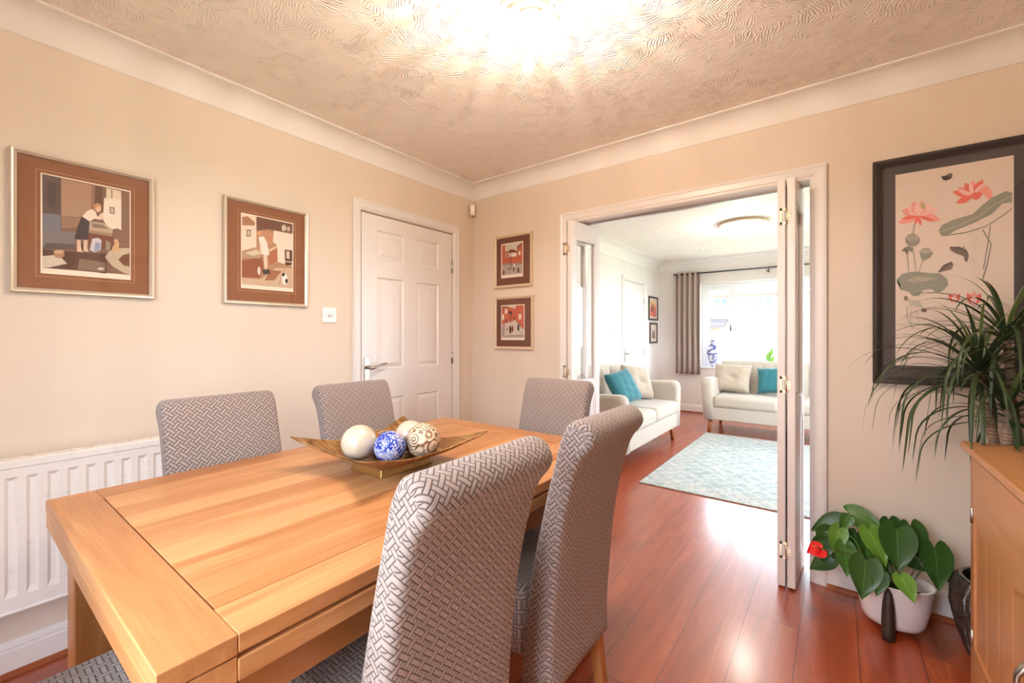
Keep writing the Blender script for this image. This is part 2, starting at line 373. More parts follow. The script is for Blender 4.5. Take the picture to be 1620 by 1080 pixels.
g = G(); g.box(-T, GX0, YB-T, YB, 0, ZC); g.box(GX1, XR+T, YB-T, YB, 0, ZC); g.box(GX0, GX1, YB-T, YB, GZ, ZC); struct('wall_back', g, M['wall'])
WX0, WX1, WZ0, WZ1 = 0.64, 2.86, 0.74, 2.035   # lounge window
g = G(); g.box(-T, WX0, YW, YW+0.28, 0, ZC); g.box(WX1, XL+T, YW, YW+0.28, 0, ZC); g.box(WX0, WX1, YW, YW+0.28, WZ1, ZC); g.box(WX0, WX1, YW, YW+0.28, 0, WZ0-0.03)
struct('wall_window_side', g, M['wall2'])

# coving
def cove(out, n=10, s=0.104):
    """profile in (distance from wall, height below ceiling)"""
    pts = [(0, 0), (0, -s)]; pts += [(0.004, -s), (0.006, -s+0.006)]
    for k in range(n+1):
        a = math.pi/2*k/n; pts.append((0.006+0.088*(1-math.cos(a)), -s+0.008+0.088*math.sin(a)))
    pts += [(s-0.006, -0.006), (s, -0.006), (s, 0)]
    return pts
def run_cove(name, wall, c, a0, a1, sgn):
    g = G(); P = [(c+sgn*x, ZC+z) for x, z in cove(1)]
    g.prism(P, 'Y' if wall == 'x' else 'X', a0, a1); return struct(name, g, M['coving'])
run_cove('trim_1', 'x', 0.0, YB, 0.0, 1); run_cove('trim_2', 'y', 0.0, 0.0, XR, -1)
run_cove('trim_3', 'x', XR, YB, 0.0, -1); run_cove('trim_4', 'y', YB, 0.0, XR, 1)
def big_cove(name, wall, c, a0, a1, sgn):
    g = G(); P = [(c+sgn*x*1.3, ZC+z*1.5) for x, z in cove(1)]
    g.prism(P, 'Y' if wall == 'x' else 'X', a0, a1); return struct(name, g, M['coving'])
big_cove('trim_5', 'x', 0.0, 0.10, YW, 1); big_cove('trim_6', 'y', YW, 0.0, XL, -1)
big_cove('trim_7', 'x', XL, 0.10, YW, -1); big_cove('trim_8', 'y', 0.10, 0.0, XL, 1)

# skirting boards and the red beading at their foot
SK = [(0, 0), (0.017, 0), (0.017, 0.088), (0.012, 0.093), (0.014, 0.100), (0.010, 0.112), (0.005, 0.118), (0, 0.120)]
BD = [(0.017, 0), (0.033, 0), (0.032, 0.006), (0.028, 0.012), (0.021, 0.017), (0.017, 0.018)]
def skirt(name, wall, c, sgn, runs, bead=True):
    g = G()
    for a0, a1 in runs: g.prism([(c+sgn*x, z) for x, z in SK], 'Y' if wall == 'x' else 'X', a0, a1)
    o = struct(name, g, M['white'])
    if bead:
        g = G()
        for a0, a1 in runs: g.prism([(c+sgn*x, z) for x, z in BD], 'Y' if wall == 'x' else 'X', a0, a1)
        b = g.build('beading', M['bead_wood'], o)
    return o
skirt('baseboard_left', 'x', 0.0, 1, [(YB, -1.076), (-0.168, 0.0)])
skirt('baseboard_far', 'y', 0.0, -1, [(0.0, 0.832), (2.331, XR)])
skirt('baseboard_right', 'x', XR, -1, [(YB, 0.0)])
skirt('baseboard_back', 'y', YB, 1, [(0.0, GX0-0.05), (GX1+0.05, XR)])
skirt('baseboard_lounge_left', 'x', 0.0, 1, [(0.10, 3.04), (4.01, YW)])
skirt('baseboard_window_side', 'y', YW, -1, [(0.0, XL)])
skirt('baseboard_lounge_near', 'y', 0.10, 1, [(0.0, 0.84), (2.33, XL)])
skirt('baseboard_lounge_right', 'x', XL, -1, [(0.10, YW)])

# architraves: stepped moulding, (across, proud)
AR = [(0, 0), (0, 0.006), (0.006, 0.010), (0.014, 0.010), (0.020, 0.014), (0.048, 0.016), (0.056, 0.020), (0.066, 0.018), (0.066, 0)]
def archi(name, wall, c, sgn, a0, a1, zt, w=0.066, mat=None):
    """moulding round an opening a0..a1 with head zt on a wall"""
    k = w/0.066; g = G()
    P = lambda a, z, d: (c+sgn*d, a, z) if wall == 'x' else (a, c+sgn*d, z)
    path = [(a0, 0.0, -1, 0), (a0, zt, -1, 1), (a1, zt, 1, 1), (a1, 0.0, 1, 0)]
    rings = [[g.v(P(a+da*x*k, z+dz*x*k, d)) for x, d in AR] for a, z, da, dz in path]
    for A, B in zip(rings, rings[1:]):
        for i in range(len(AR)): g.f([A[i], A[(i+1) % len(AR)], B[(i+1) % len(AR)], B[i]])
    g.f(rings[0][::-1]); g.f(rings[-1]); return struct(name, g, mat or M['white'])
archi('trim_9', 'x', 0.0, 1, D1[0], D1[1], 2.004, 0.058)
archi('trim_10', 'x', 0.0, 1, D2[0]+0.005, D2[1], 1.996, 0.06)
archi('trim_11', 'y', 0.0, -1, OX0, OX1, OZ, 0.068)
archi('trim_12', 'y', 0.10, 1, OX0, OX1, OZ, 0.068)
g = G()                                        # lining of the opening with the track in its head
g.box(OX0-0.02, OX0, 0.0, 0.10, 0, OZ); g.box(OX1, OX1+0.02, 0.0, 0.10, 0, OZ); g.box(OX0-0.02, OX1+0.02, 0.0, 0.10, OZ, OZ+0.02)
struct('trim_13', g, M['white'])
g = G(); g.box(OX0, OX1, 0.075, 0.099, OZ-0.012, OZ); struct('trim_14', g, M['steel'])

# ------------------------------------------------------------ panelled doors
def ramp_panel(g, y0, y1, z0, z1, x, sx, mat=0, d=0.009, w=0.020, field=0.022):
    """raised and fielded panel moulded in a face: groove, then raised field; face looks along sx"""
    def ring(i, dep): return [(x-sx*dep, y0+i, z0+i), (x-sx*dep, y1-i, z0+i), (x-sx*dep, y1-i, z1-i), (x-sx*dep, y0+i, z1-i)]
    rs = [ring(0, 0), ring(0.004, -0.001), ring(0.012, d), ring(w, d), ring(w+field, 0.001)]
    R_ = [[g.v(p) for p in r] for r in rs]
    for a, b in zip(R_, R_[1:]):
        for k in range(4): g.f([a[k], a[(k+1) % 4], b[(k+1) % 4], b[k]], mat)
    g.f(R_[-1], mat)
def panel_door_mesh(y0, y1, z0, z1, x0, x1, panels, both=False):
    """slab between x0 (back) and x1 (front) with moulded panels cut in its front face"""
    g = G(); ys = sorted({y0, y1, *[p[0] for p in panels], *[p[1] for p in panels]}); zs = sorted({z0, z1, *[p[2] for p in panels], *[p[3] for p in panels]})
    inside = lambda a, b: any(p[0] <= a <= p[1] and p[2] <= b <= p[3] for p in panels)
    for a, b in zip(ys, ys[1:]):
        for c, d in zip(zs, zs[1:]):
            if not inside((a+b)/2, (c+d)/2): g.poly([(x1, a, c), (x1, b, c), (x1, b, d), (x1, a, d)])
    for p in panels: ramp_panel(g, p[0], p[1], p[2], p[3], x1, 1 if x1 > x0 else -1)
    for q in (((x0,y0,z0),(x0,y1,z0),(x0,y1,z1),(x0,y0,z1)), ((x0,y0,z0),(x1,y0,z0),(x1,y0,z1),(x0,y0,z1)), ((x0,y1,z0),(x1,y1,z0),(x1,y1,z1),(x0,y1,z1)),
              ((x0,y0,z0),(x1,y0,z0),(x1,y1,z0),(x0,y1,z0)), ((x0,y0,z1),(x1,y0,z1),(x1,y1,z1),(x0,y1,z1))): g.poly(q)
    bmesh.ops.remove_doubles(g.bm, verts=g.bm.verts, dist=1e-5)
    return g
def lever(parent, y, z, toward, x=0.0):
    g = G(); g.box(x, x+0.006, y-0.020, y+0.020, z-0.115, z+0.065, bev=0.002); bp = g.build('handle_plate', M['chrome'], parent)
    g = G(); g.tube([(x+0.004, y, z), (x+0.048, y, z)], 0.010, 12)
    g.tube([(x+0.046, y-toward*0.008, z-0.004), (x+0.052, y+toward*0.018, z-0.001), (x+0.052, y+toward*0.05, z+0.007), (x+0.049, y+toward*0.085, z+0.019), (x+0.046, y+toward*0.118, z+0.022)], [0.010, 0.010, 0.008, 0.007, 0.006], 12)
    g.build('handle', M['chrome'], parent)
def hinge(parent, y, z, x=0.0):
    g = G(); g.tube([(x+0.005, y, z-0.045), (x+0.005, y, z+0.045)], 0.0065, 10); g.box(x-0.002, x+0.002, y-0.010, y+0.004, z-0.045, z+0.045); g.build('hinge', M['steel'], parent)
COLS = [(-0.912, -0.688), (-0.586, -0.368)]; ROWS = [(1.705, 1.903), (0.992, 1.598), (0.20, 0.812)]
def six_panel(name, y0, y1, sy, oy, lab):
    d = empty(name, kind='structure', label=lab)
    pn = [(oy+sy*a, oy+sy*b, c, e) for a, b in COLS for c, e in ROWS] if sy > 0 else None
    panel_door_mesh(y0, y1, 0.006, 1.992, -0.036, 0.001, pn).build('door_leaf', M['white'], d)
    return d
d1 = six_panel('door_1', -1.022, -0.233, 1, 0.0, 'white six-panel door between the framed pictures and the corner')
lever(d1, -0.985, 1.015, 1, 0.001)
for z in (1.745, 1.05, 0.25): hinge(d1, -0.230, z)
d2 = six_panel('door_2', 3.112, 3.893, 1, 4.127, 'white six-panel door at the far end of the lounge')
lever(d2, 3.150, 0.965, 1, 0.001)
for z in (1.745, 0.98, 0.25): hinge(d2, 3.896, z)

# ------------------------------------------------------------ folding doors: two leaves a side, each glazed above and panelled below
def fold_leaf(parent, W=0.335, H=1.962):
    """leaf standing in its own plane: local y along the width, x the thickness"""
    o = empty('door_leaf'); o.parent = parent; t = 0.0165; s = 0.052
    g = G(); zs = [(0.0, 0.10), (0.80, 0.90), (H-0.11, H)]
    g.box(-t, t, 0, s, 0, H, bev=0.002, seg=1); g.box(-t, t, W-s, W, 0, H, bev=0.002, seg=1)
    for a, b in zs: g.box(-t, t, s, W-s, a, b)
    for sx in (1, -1):
        g.box(sx*0.006, sx*(t-0.004), s, W-s, 0.10, 0.80)
    g.build('stiles_and_rails', M['white'], o)
    g = G()
    for sx in (1, -1):
        for a, b in ((0.13, 0.77),): ramp_panel(g, s+0.02, W-s-0.02, a, b, sx*(t-0.003), sx, d=0.006, w=0.014, field=0.02)
    g.build('lower_panel', M['white'], o)
    g = G()
    for sx in (1, -1):
        for (y0, y1, a, b) in ((s, s+0.010, 0.90, H-0.11), (W-s-0.010, W-s, 0.90, H-0.11), (s, W-s, 0.90, 0.910), (s, W-s, H-0.12, H-0.11)):
            g.box(sx*0.004, sx*(t-0.002), y0, y1, a, b)
    g.build('glazing_bead', M['white'], o)
    g = G(); g.box(-0.002, 0.002, s, W-s, 0.90, H-0.11); g.build('glass_pane', M['pane'], o)
    return o
def flush_hinge(parent, x, y, z, side=1, big=0.026):
    """butterfly hinge seen on the narrow edges that face the dining table"""
    h = empty('hinge'); h.parent = parent
    g = G(); f = -0.0022
    xa, xb = x-side*big, x
    for (a, b, c, d) in ((min(xa, xb), max(xa, xb), z+0.027, z+0.040), (min(xa, xb), max(xa, xb), z-0.040, z-0.027)): g.box(a, b, y+f, y, c, d)
    g.box(min(xa, xa+side*0.008), max(xa, xa+side*0.008), y+f, y, z-0.040, z+0.040)
    g.box(min(x, x+side*0.018), max(x, x+side*0.018), y+f, y, z-0.020, z+0.020)
    g.tube([(x, y-0.003, z-0.040), (x, y-0.003, z+0.040)], 0.0038, 8)
    g.build('hinge_plate', M['brass'], h)
    g = G()
    for (sx_, sz) in ((-side*(big-0.010), 0.033), (-side*(big-0.010), -0.033), (side*0.011, 0.012), (side*0.011, -0.012)): g.tube([(x+sx_, y-0.0005, z+sz), (x+sx_, y-0.0034, z+sz)], 0.003, 8)
    g.build('screw', M['darksteel'], h)
def folded_pair(name, lab, places, hx, hy, side):
    d = empty(name, kind='structure', label=lab)
    for (x, y, rz) in places:
        l = fold_leaf(d); l.location = (x, y, 0.010); l.rotation_euler = (0, 0, rz)
    for z in (1.79, 0.98, 0.185): flush_hinge(d, hx, hy, z, side)
    return d
folded_pair('door_3', 'white folding glazed door leaves on the right of the opening', [(2.155, -0.158, 0.0), (2.196, -0.158, R(-3))], 2.176, -0.159, 1)
folded_pair('door_4', 'white folding glazed door leaves on the left of the opening', [(0.928, -0.118, R(2)), (0.968, -0.118, R(-7))], 0.949, -0.119, 1)

# ------------------------------------------------------------ windows
def frame_bars(name, g, parent=None, mat=None): return g.build(name, mat or M['upvc'], parent)
w1 = empty('window_1', kind='structure', label='white lounge window with a narrow casement and a wide pane')
g = G(); y0, y1 = YW+0.14, YW+0.20
g.box(WX0, WX1, y0, y1, WZ0, WZ0+0.055, bev=0.004); g.box(WX0, WX1, y0, y1, WZ1-0.055, WZ1, bev=0.004)
for a, b in ((WX0, WX0+0.055), (1.085, 1.155), (2.345, 2.415), (WX1-0.055, WX1)): g.box(a, b, y0, y1, WZ0+0.05, WZ1-0.05, bev=0.004)
g.build('window_frame', M['upvc'], w1)
for a, b in ((WX0+0.055, 1.085), (2.415, WX1-0.055)):
    g = G(); g.box(a, b, y0-0.012, y1-0.012, WZ0+0.055, WZ0+0.115, bev=0.004); g.box(a, b, y0-0.012, y1-0.012, WZ1-0.115, WZ1-0.055, bev=0.004)
    g.box(a, a+0.05, y0-0.012, y1-0.012, WZ0+0.11, WZ1-0.11, bev=0.004); g.box(b-0.05, b, y0-0.012, y1-0.012, WZ0+0.11, WZ1-0.11, bev=0.004)
    sash = g.build('casement', M['upvc'], w1)
g = G(); g.box(WX0+0.05, WX1-0.05, y0+0.025, y0+0.031, WZ0+0.05, WZ1-0.05); g.build('glass_pane', M['winpane'], w1)
g = G(); g.box(1.050, 1.066, y0-0.022, y0-0.012, 1.29, 1.35, bev=0.002); g.tube([(1.058, y0-0.018, 1.34), (1.058, y0-0.045, 1.345), (1.058, y0-0.048, 1.40)], 0.007, 8); g.build('handle', M['darksteel'], w1)
g = G(); g.box(WX0-0.05, WX1+0.05, YW-0.035, YW+0.15, WZ0-0.03, WZ0, bev=0.004); g.build('window_sill', M['upvc'], w1)

w3 = empty('window_3', kind='structure', label='white side window of the lounge')
g = G(); xa, xb = XL+0.02, XL+0.08
g.box(xa, xb, SWY0, SWY1, SWZ0, SWZ0+0.06); g.box(xa, xb, SWY0, SWY1, SWZ1-0.06, SWZ1)
for a, b in ((SWY0, SWY0+0.06), (SWY1-0.06, SWY1), ((SWY0+SWY1)/2-0.035, (SWY0+SWY1)/2+0.035)): g.box(xa, xb, a, b, SWZ0+0.06, SWZ1-0.06)
g.build('window_frame', M['upvc'], w3)
g = G(); g.box(xa+0.026, xa+0.032, SWY0+0.05, SWY1-0.05, SWZ0+0.05, SWZ1-0.05); g.build('glass_pane', M['winpane'], w3)
gd = empty('window_2', kind='structure', label='white glazed garden doors behind the dining table')
g = G(); y0, y1 = YB-0.08, YB-0.02
g.box(GX0, GX1, y0, y1, 0.0, 0.05, bev=0.004); g.box(GX0, GX1, y0, y1, GZ-0.05, GZ, bev=0.004)
for a, b in ((GX0, GX0+0.05), (GX1-0.05, GX1)): g.box(a, b, y0, y1, 0.05, GZ-0.05, bev=0.004)
g.build('window_frame', M['upvc'], gd)
xm = (GX0+GX1)/2
for a, b in ((GX0+0.05, xm), (xm, GX1-0.05)):
    g = G(); g.box(a, b, y0+0.004, y1-0.004, 0.05, 0.15); g.box(a, b, y0+0.004, y1-0.004, GZ-0.13, GZ-0.05)
    g.box(a, a+0.075, y0+0.004, y1-0.004, 0.15, GZ-0.13); g.box(b-0.075, b, y0+0.004, y1-0.004, 0.15, GZ-0.13); g.build('casement', M['upvc'], gd)
g = G(); g.box(GX0+0.05, GX1-0.05, y0+0.026, y0+0.032, 0.10, GZ-0.08); g.build('glass_pane', M['winpane'], gd)

# ------------------------------------------------------------ dining table
TX0, TX1, TY0, TY1, TZ = 0.700, 1.675, -2.435, -0.978, 0.780
tb = empty('dining_table', (1.1875, -1.7065, 0), label='light oak dining table carrying the bronze bowl of decorative balls', cat='table')
def tl(x, y): return x-1.1875, y+1.7065
hx, hy = (TX1-TX0)/2, (TY1-TY0)/2; B = 0.096; Z = TZ
def slab(g, x0, x1, y0, y1, z0, z1, m=0): g.box(x0, x1, y0, y1, z0, z1, m, bev=0.0022, seg=2)
for sy in (-1, 1):
    g = G(); a, b = (-hy, -hy+B) if sy < 0 else (hy-B, hy)
    slab(g, -hx, hx, a, b, Z-0.031, Z); slab(g, -hx+0.001, hx-0.001, a+0.001, b, Z-0.071, Z-0.033)
    g.build('breadboard_end', M['oak_x'], tb)
g = G(); g.box(-hx+B+0.0018, hx-B-0.0018, -hy+B+0.0022, hy-B-0.0022, Z-0.030, Z-0.0003, bev=0.0012); g.build('tabletop', M['oak_boards'], tb)
for sx in (-1, 1):
    g = G(); x0, x1 = (-hx, -hx+B) if sx < 0 else (hx-B, hx)
    slab(g, x0, x1, -hy+B, hy-B, Z-0.029, Z)
    g.build('long_rail', M['oak_y'], tb)
    g = G(); xa, xb = (x0, x1-0.02) if sx < 0 else (x0+0.02, x1)
    slab(g, xa, xb, -hy+B, hy-B, Z-0.070, Z-0.037); g.box(xa+0.012, xb-0.012, -hy+B, hy-B, Z-0.04, Z-0.026)
    g.build('under_rail', M['oak_edge'], tb)
g = G()
for sx in (-1, 1): g.box(sx*(hx-0.085), sx*(hx-0.062), -hy+0.10, hy-0.10, Z-0.165, Z-0.070)
for sy in (-1, 1): g.box(-hx+0.10, hx-0.10, sy*(hy-0.062), sy*(hy-0.040), Z-0.165, Z-0.071)
g.build('apron', M['oak_edge'], tb)
for sx in (-1, 1):
    for sy in (-1, 1):
        g = G(); x, y = sx*(hx-0.107), sy*(hy-0.078); g.box(x-0.045, x+0.045, y-0.045, y+0.045, 0, Z-0.071, bev=0.004); g.build('leg', M['oak_z'], tb)

# ------------------------------------------------------------ dining chairs (local: seat faces -x, back's rear towards +x)
W2 = 0.185
def back_profile():
    rear = [(0.105, 0.245), (0.103, 0.34), (0.110, 0.45), (0.121, 0.58), (0.138, 0.70), (0.160, 0.80), (0.180, 0.868), (0.197, 0.902), (0.216, 0.925), (0.226, 0.946), (0.222, 0.968)]
    top = [(0.208, 0.985), (0.188, 0.994), (0.166, 0.993), (0.150, 0.982), (0.138, 0.962)]
    front = [(0.126, 0.935), (0.108, 0.868), (0.090, 0.80), (0.066, 0.70), (0.044, 0.60), (0.026, 0.50), (0.010, 0.42), (0.004, 0.33), (0.002, 0.245)]
    return rear+top+front
def backrest_mesh():
    P = [Vector((x, z)) for x, z in back_profile()]; n = len(P)
    # smooth the outline (closed Catmull-Rom, straight foot)
    Q = []
    for i in range(n-1):
        p0, p1, p2, p3 = P[max(i-1, 0)], P[i], P[i+1], P[min(i+2, n-1)]
        for k in range(3):
            t = k/3; Q.append(0.5*((2*p1)+(p2-p0)*t+(2*p0-5*p1+4*p2-p3)*t*t+(3*p1-p0-3*p2+p3)*t**3))
    Q.append(P[-1]); n = len(Q)
    nor = []
    for i in range(n):
        d = (Q[min(i+1, n-1)]-Q[max(i-1, 0)]).normalized(); nor.append(Vector((-d.y, d.x)))    # outline runs up the rear: inward is to the left
    arc = [0.0]
    for a, b in zip(Q, Q[1:]): arc.append(arc[-1]+(b-a).length)
    r = 0.020; rows = [(-W2+r*(1-math.cos(a)) if False else -W2+r*(1-math.sin(a)), r*(1-math.cos(a))) for a in (math.pi/2*k/4 for k in (4, 3, 2, 1, 0))]
    rows = [(-W2+r*(1-math.cos(math.pi/2*k/4)), r*(1-math.sin(math.pi/2*k/4))) for k in range(5)]
    inner = [-W2+r+(2*W2-2*r)*k/6 for k in range(1, 6)]
    rows = rows+[(y, 0.0) for y in inner]+[(-y, o) for y, o in rows[::-1]]
    g = G(); V = []
    for y, off in rows: V.append([g.v((q.x+nn.x*off, y, q.y+(nn.y*off if q.y > 0.25 else 0))) for q, nn in zip(Q, nor)])
    for i in range(len(rows)-1):
        for j in range(n-1):
            u = [(rows[i][0], arc[j]), (rows[i+1][0], arc[j]), (rows[i+1][0], arc[j+1]), (rows[i][0], arc[j+1])]
            g.f([V[i][j], V[i+1][j], V[i+1][j+1], V[i][j+1]], 0, uvs=u, smooth=True)
        u = [(rows[i][0], 0), (rows[i+1][0], 0), (rows[i+1][0], 0.1), (rows[i][0], 0.1)]
        g.f([V[i][0], V[i+1][0], V[i+1][n-1], V[i][n-1]], 0, uvs=u)
    for side in (0, -1):
        C = [(q.x+nn.x*rows[0][1], q.y) for q, nn in zip(Q, nor)]; row = V[side]
        h = n//2                                  # strips across the thickness keep the side flat and well lit
        f = g.f(row if side else row[::-1], 0, smooth=False)
        if f:
            f[g.fixed] = 1
            for l in f.loops: l[g.uvl].uv = (l.vert.co.x+0.3, l.vert.co.z)
    return g
def seat_mesh():
    g = G(); g.box(-0.36, 0.012, -0.184, 0.184, 0.335, 0.500, bev=0.032, seg=4)
    for v in g.bm.verts:
        if v.co.z > 0.46: v.co.z += 0.010*math.cos(min(1, abs(v.co.x+0.18)/0.18)*math.pi/2)*math.cos(min(1, abs(v.co.y)/0.184)*math.pi/2)
        if v.co.z < 0.36: v.co.z -= 0.035
    return g
def chair_leg(sx, sy):
    g = G(); x = -0.325 if sx < 0 else 0.055; y = sy*0.150; a = 0.021; b = 0.015; dx = -0.0 if sx < 0 else 0.045
    g.hexa([(x+dx-b, y-b, 0), (x+dx+b, y-b, 0), (x+dx+b, y+b, 0), (x+dx-b, y+b, 0)], [(x-a, y-a, 0.34), (x+a, y-a, 0.34), (x+a, y+a, 0.34), (x-a, y+a, 0.34)], bev=0.002); return g
def make_chair(loc, rz, label):
    c = empty('dining_chair', loc, rz, label, 'chair', 'dining chairs in grey woven covers')
    backrest_mesh().build('backrest', M['weave'], c); seat_mesh().build('seat', M['weave_seat'], c)
    for sx in (-1, 1):
        for sy in (-1, 1): chair_leg(sx, sy).build('leg', M['oak_z'], c)
    return c
X0 = 1.658
chairs = [((X0, -1.980, 0), 0, 'grey covered dining chair nearest the camera, its wide back hiding part of the table edge'),
          ((X0, -1.437, 0), 0, 'grey covered dining chair seen from behind, between the nearest chair and the bare floor'),
          ((0.706, -1.972, 0), math.pi, 'grey covered dining chair standing in front of the radiator'),
          ((0.706, -1.418, 0), math.pi, 'grey covered dining chair in front of the white panelled door handle'),
          ((1.238, -0.888, 0), R(90), 'grey covered dining chair at the far head of the table under the small street pictures'),
          ((1.215, -2.620, 0), R(-90), 'grey covered dining chair at the near head of the table, only its seat edge showing')]
first = make_chair(*chairs[0])
for loc, rz, lab in chairs[1:]:
    c = copy_tree(first); c.location = loc; c.rotation_euler = (0, 0, rz); c['label'] = lab

# ------------------------------------------------------------ bowl with decorative balls
BX, BY = 1.182, -1.690
def m_bronze():
    q = N('aged_bronze_glaze'); p = q.obj(); f = q.noise(q.scale(p, (3, 14, 6)), 3.0, 5, 0.65, 1.2)
    c = q.ramp(f, [(0.3, (0.10, 0.04, 0.015)), (0.5, (0.30, 0.15, 0.055)), (0.72, (0.55, 0.34, 0.14))])
    q.set(col=c, metal=0.55, rough=0.34); q.bump(f, 0.15, 0.002); return q.m
M['bronze'] = m_bronze()
bw = empty('decorative_bowl', (BX, BY, TZ), label='bronze wavy-rimmed square bowl on the dining table', cat='bowl')
def bowl_pt(u, v, dz=0.0):
    x, y = 2*u-1, 2*v-1; m = max(abs(x), abs(y)); cr = (abs(x)*abs(y))**1.6
    k = 0.170+0.062*cr
    z = 0.022+0.046*m**2.6+0.044*cr*abs(x*y)**0.5
    return (x*k, y*k, z+dz)
g = G(); g.surf(lambda u, v: bowl_pt(u, v), 36, 36); g.build('bowl_dish', M['bronze'], bw, mods=[('SOLIDIFY', dict(thickness=0.006, offset=-1)), ('SUBSURF', dict(levels=1, render_levels=1))])
g = G(); g.hexa([(-0.082, -0.105, 0), (0.082, -0.105, 0), (0.082, 0.105, 0), (-0.082, 0.105, 0)], [(-0.075, -0.098, 0.024), (0.075, -0.098, 0.024), (0.075, 0.098, 0.024), (-0.075, 0.098, 0.024)], bev=0.002); g.build('bowl_foot', m_metal('bronze_foot', (0.50, 0.34, 0.14), 0.3), bw)
def m_pearl():
    q = N('pearl_crackle'); v = q.n('ShaderNodeTexVoronoi', feature='DISTANCE_TO_EDGE'); q.lk(q.obj(), v.inputs['Vector']); v.inputs['Scale'].default_value = 55
    e = q.smooth(v.outputs['Distance'], 0.0, 0.10); f = q.noise(q.obj(), 22, 3)
    q.set(col=q.mix(e, (0.66, 0.58, 0.47), q.mix(f, (0.60, 0.50, 0.38), (0.68, 0.60, 0.49))), rough=0.22, coat=0.4, metal=0.1); q.bump(e, 0.05, 0.0004); return q.m
def m_mosaic():
    q = N('blue_mosaic'); v = q.n('ShaderNodeTexVoronoi'); q.lk(q.obj(), v.inputs['Vector']); v.inputs['Scale'].default_value = 230
    r = q.xyz(v.outputs['Color'])[0]; c = q.ramp(r, [(0.0, (0.010, 0.025, 0.30)), (0.35, (0.03, 0.10, 0.55)), (0.55, (0.55, 0.60, 0.75)), (0.8, (0.02, 0.05, 0.40))], 'CONSTANT')
    big = q.smooth(q.noise(q.obj(), 30, 2), 0.50, 0.62); c = q.mix(big, c, q.mix(0.4, c, (0.75, 0.76, 0.80)))
    q.set(col=c, rough=0.2); q.bump(r, 0.5, 0.001); return q.m
def m_carved():
    q = N('carved_ivory_and_brown'); v = q.n('ShaderNodeTexVoronoi', feature='F1'); q.lk(q.obj(), v.inputs['Vector']); v.inputs['Scale'].default_value = 30
    d = v.outputs['Distance']; rg = q.math('MULTIPLY_ADD', q.math('SINE', q.math('MULTIPLY', d, 24.0)), 0.5, 0.5)
    w = q.noise(q.obj(), 60, 2); rg = q.smooth(q.math('ADD', rg, q.math('MULTIPLY', w, 1.1)), 0.55, 1.0)
    q.set(col=q.mix(rg, (0.21, 0.09, 0.035), (0.66, 0.52, 0.38)), rough=0.45); q.bump(rg, 0.9, 0.003); return q.m
def m_wicker():
    q = N('banded_wicker'); X = q.xyz(q.obj()); a = q.math('MULTIPLY_ADD', q.math('SINE', q.math('MULTIPLY', X[0], 420.0)), 0.5, 0.5)
    b = q.smooth(q.math('ABSOLUTE', q.math('SUBTRACT', X[2], 0.006)), 0.006, 0.012)
    q.set(col=q.mix(b, (0.42, 0.13, 0.03), q.mix(a, (0.10, 0.045, 0.02), (0.38, 0.25, 0.13))), rough=0.5); q.bump(a, 0.6, 0.002); return q.m
pearl = m_pearl()
balls = [((-0.042, -0.098), 0.056, pearl, 'large pearly cream ball at the left of the bronze bowl', 'pearl'), ((0.056, -0.052), 0.050, m_mosaic(), 'blue and white mosaic ball in the bronze bowl', 'blue'),
         ((0.100, 0.046), 0.056, m_carved(), 'ivory and brown carved flower ball at the right of the bowl', 'carved'), ((-0.008, 0.082), 0.053, pearl, 'smaller pearly cream ball behind the carved ball', 'p2'),
         ((-0.068, 0.000), 0.042, m_wicker(), 'brown banded wicker ball behind the blue ball', 'wick')]
for (x, y), r, m, lab, k in balls:
    g = G(); g.ball((0, 0, 0), r, seg=32, rings=20)
    if k == 'carved':
        for v in g.bm.verts:
            n = v.co.normalized(); v.co = n*r*(1+0.025*math.sin(9*n.x)*math.sin(9*n.y+1)*math.sin(9*n.z))
    o = g.build('decorative_ball', m, None, (BX+x, BY+y, TZ+0.024+r+0.008*(abs(x)+abs(y))/0.1)); o.rotation_euler = (0.5*x*20, 0.3, y*9)
    tag(o, lab, 'ball', 'balls in the bronze bowl')

# ------------------------------------------------------------ radiator
rd = empty('radiator', (0, 0, 0), label='white panel radiator on the cream wall behind the dining chair', cat='radiator')
RY0, RY1, RZ0, RZ1, RXF = -2.93, -1.70, 0.255, 0.785, 0.100
g = G()
c0 = -2.457-0.0503*9; chans = [(c0+k*0.0503) for k in range(60) if RY0+0.04 < c0+k*0.0503 < RY1-0.05]
ys = sorted({RY0, RY1, *[c-0.014 for c in chans], *[c+0.014 for c in chans]})
zt, zb = 0.726, 0.312
def rad_strip(a, b, z0, z1): g.poly([(RXF, a, z0), (RXF, b, z0), (RXF, b, z1), (RXF, a, z1)])
rad_strip(RY0, RY1, RZ0+0.008, zb); rad_strip(RY0, RY1, zt, RZ1-0.028)
prev = RY0
for c in chans:
    rad_strip(prev, c-0.015, zb, zt); prev = c+0.015
    ro = [(c-0.015, zb), (c+0.015, zb), (c+0.015, zt), (c-0.015, zt)]; ri = [(c-0.006, zb+0.022), (c+0.006, zb+0.022), (c+0.006, zt-0.012), (c-0.006, zt-0.012)]
    A = [g.v((RXF, y, z)) for y, z in ro]; Bq = [g.v((RXF-0.009, y, z)) for y, z in ri]
    for k in range(4): g.f([A[k], A[(k+1) % 4], Bq[(k+1) % 4], Bq[k]])
    g.f(Bq)
rad_strip(prev, RY1, zb, zt)
bmesh.ops.remove_doubles(g.bm, verts=g.bm.verts, dist=1e-5)
g.build('front_panel', M['rad'], rd)
g = G(); g.box(0.045, 0.052, RY0+0.01, RY1-0.01, RZ0, RZ1-0.03); g.build('rear_panel', M['rad'], rd)
g = G(); g.box(0.040, 0.1030, RY0+0.002, RY1-0.002, RZ1-0.030, RZ1, bev=0.004)
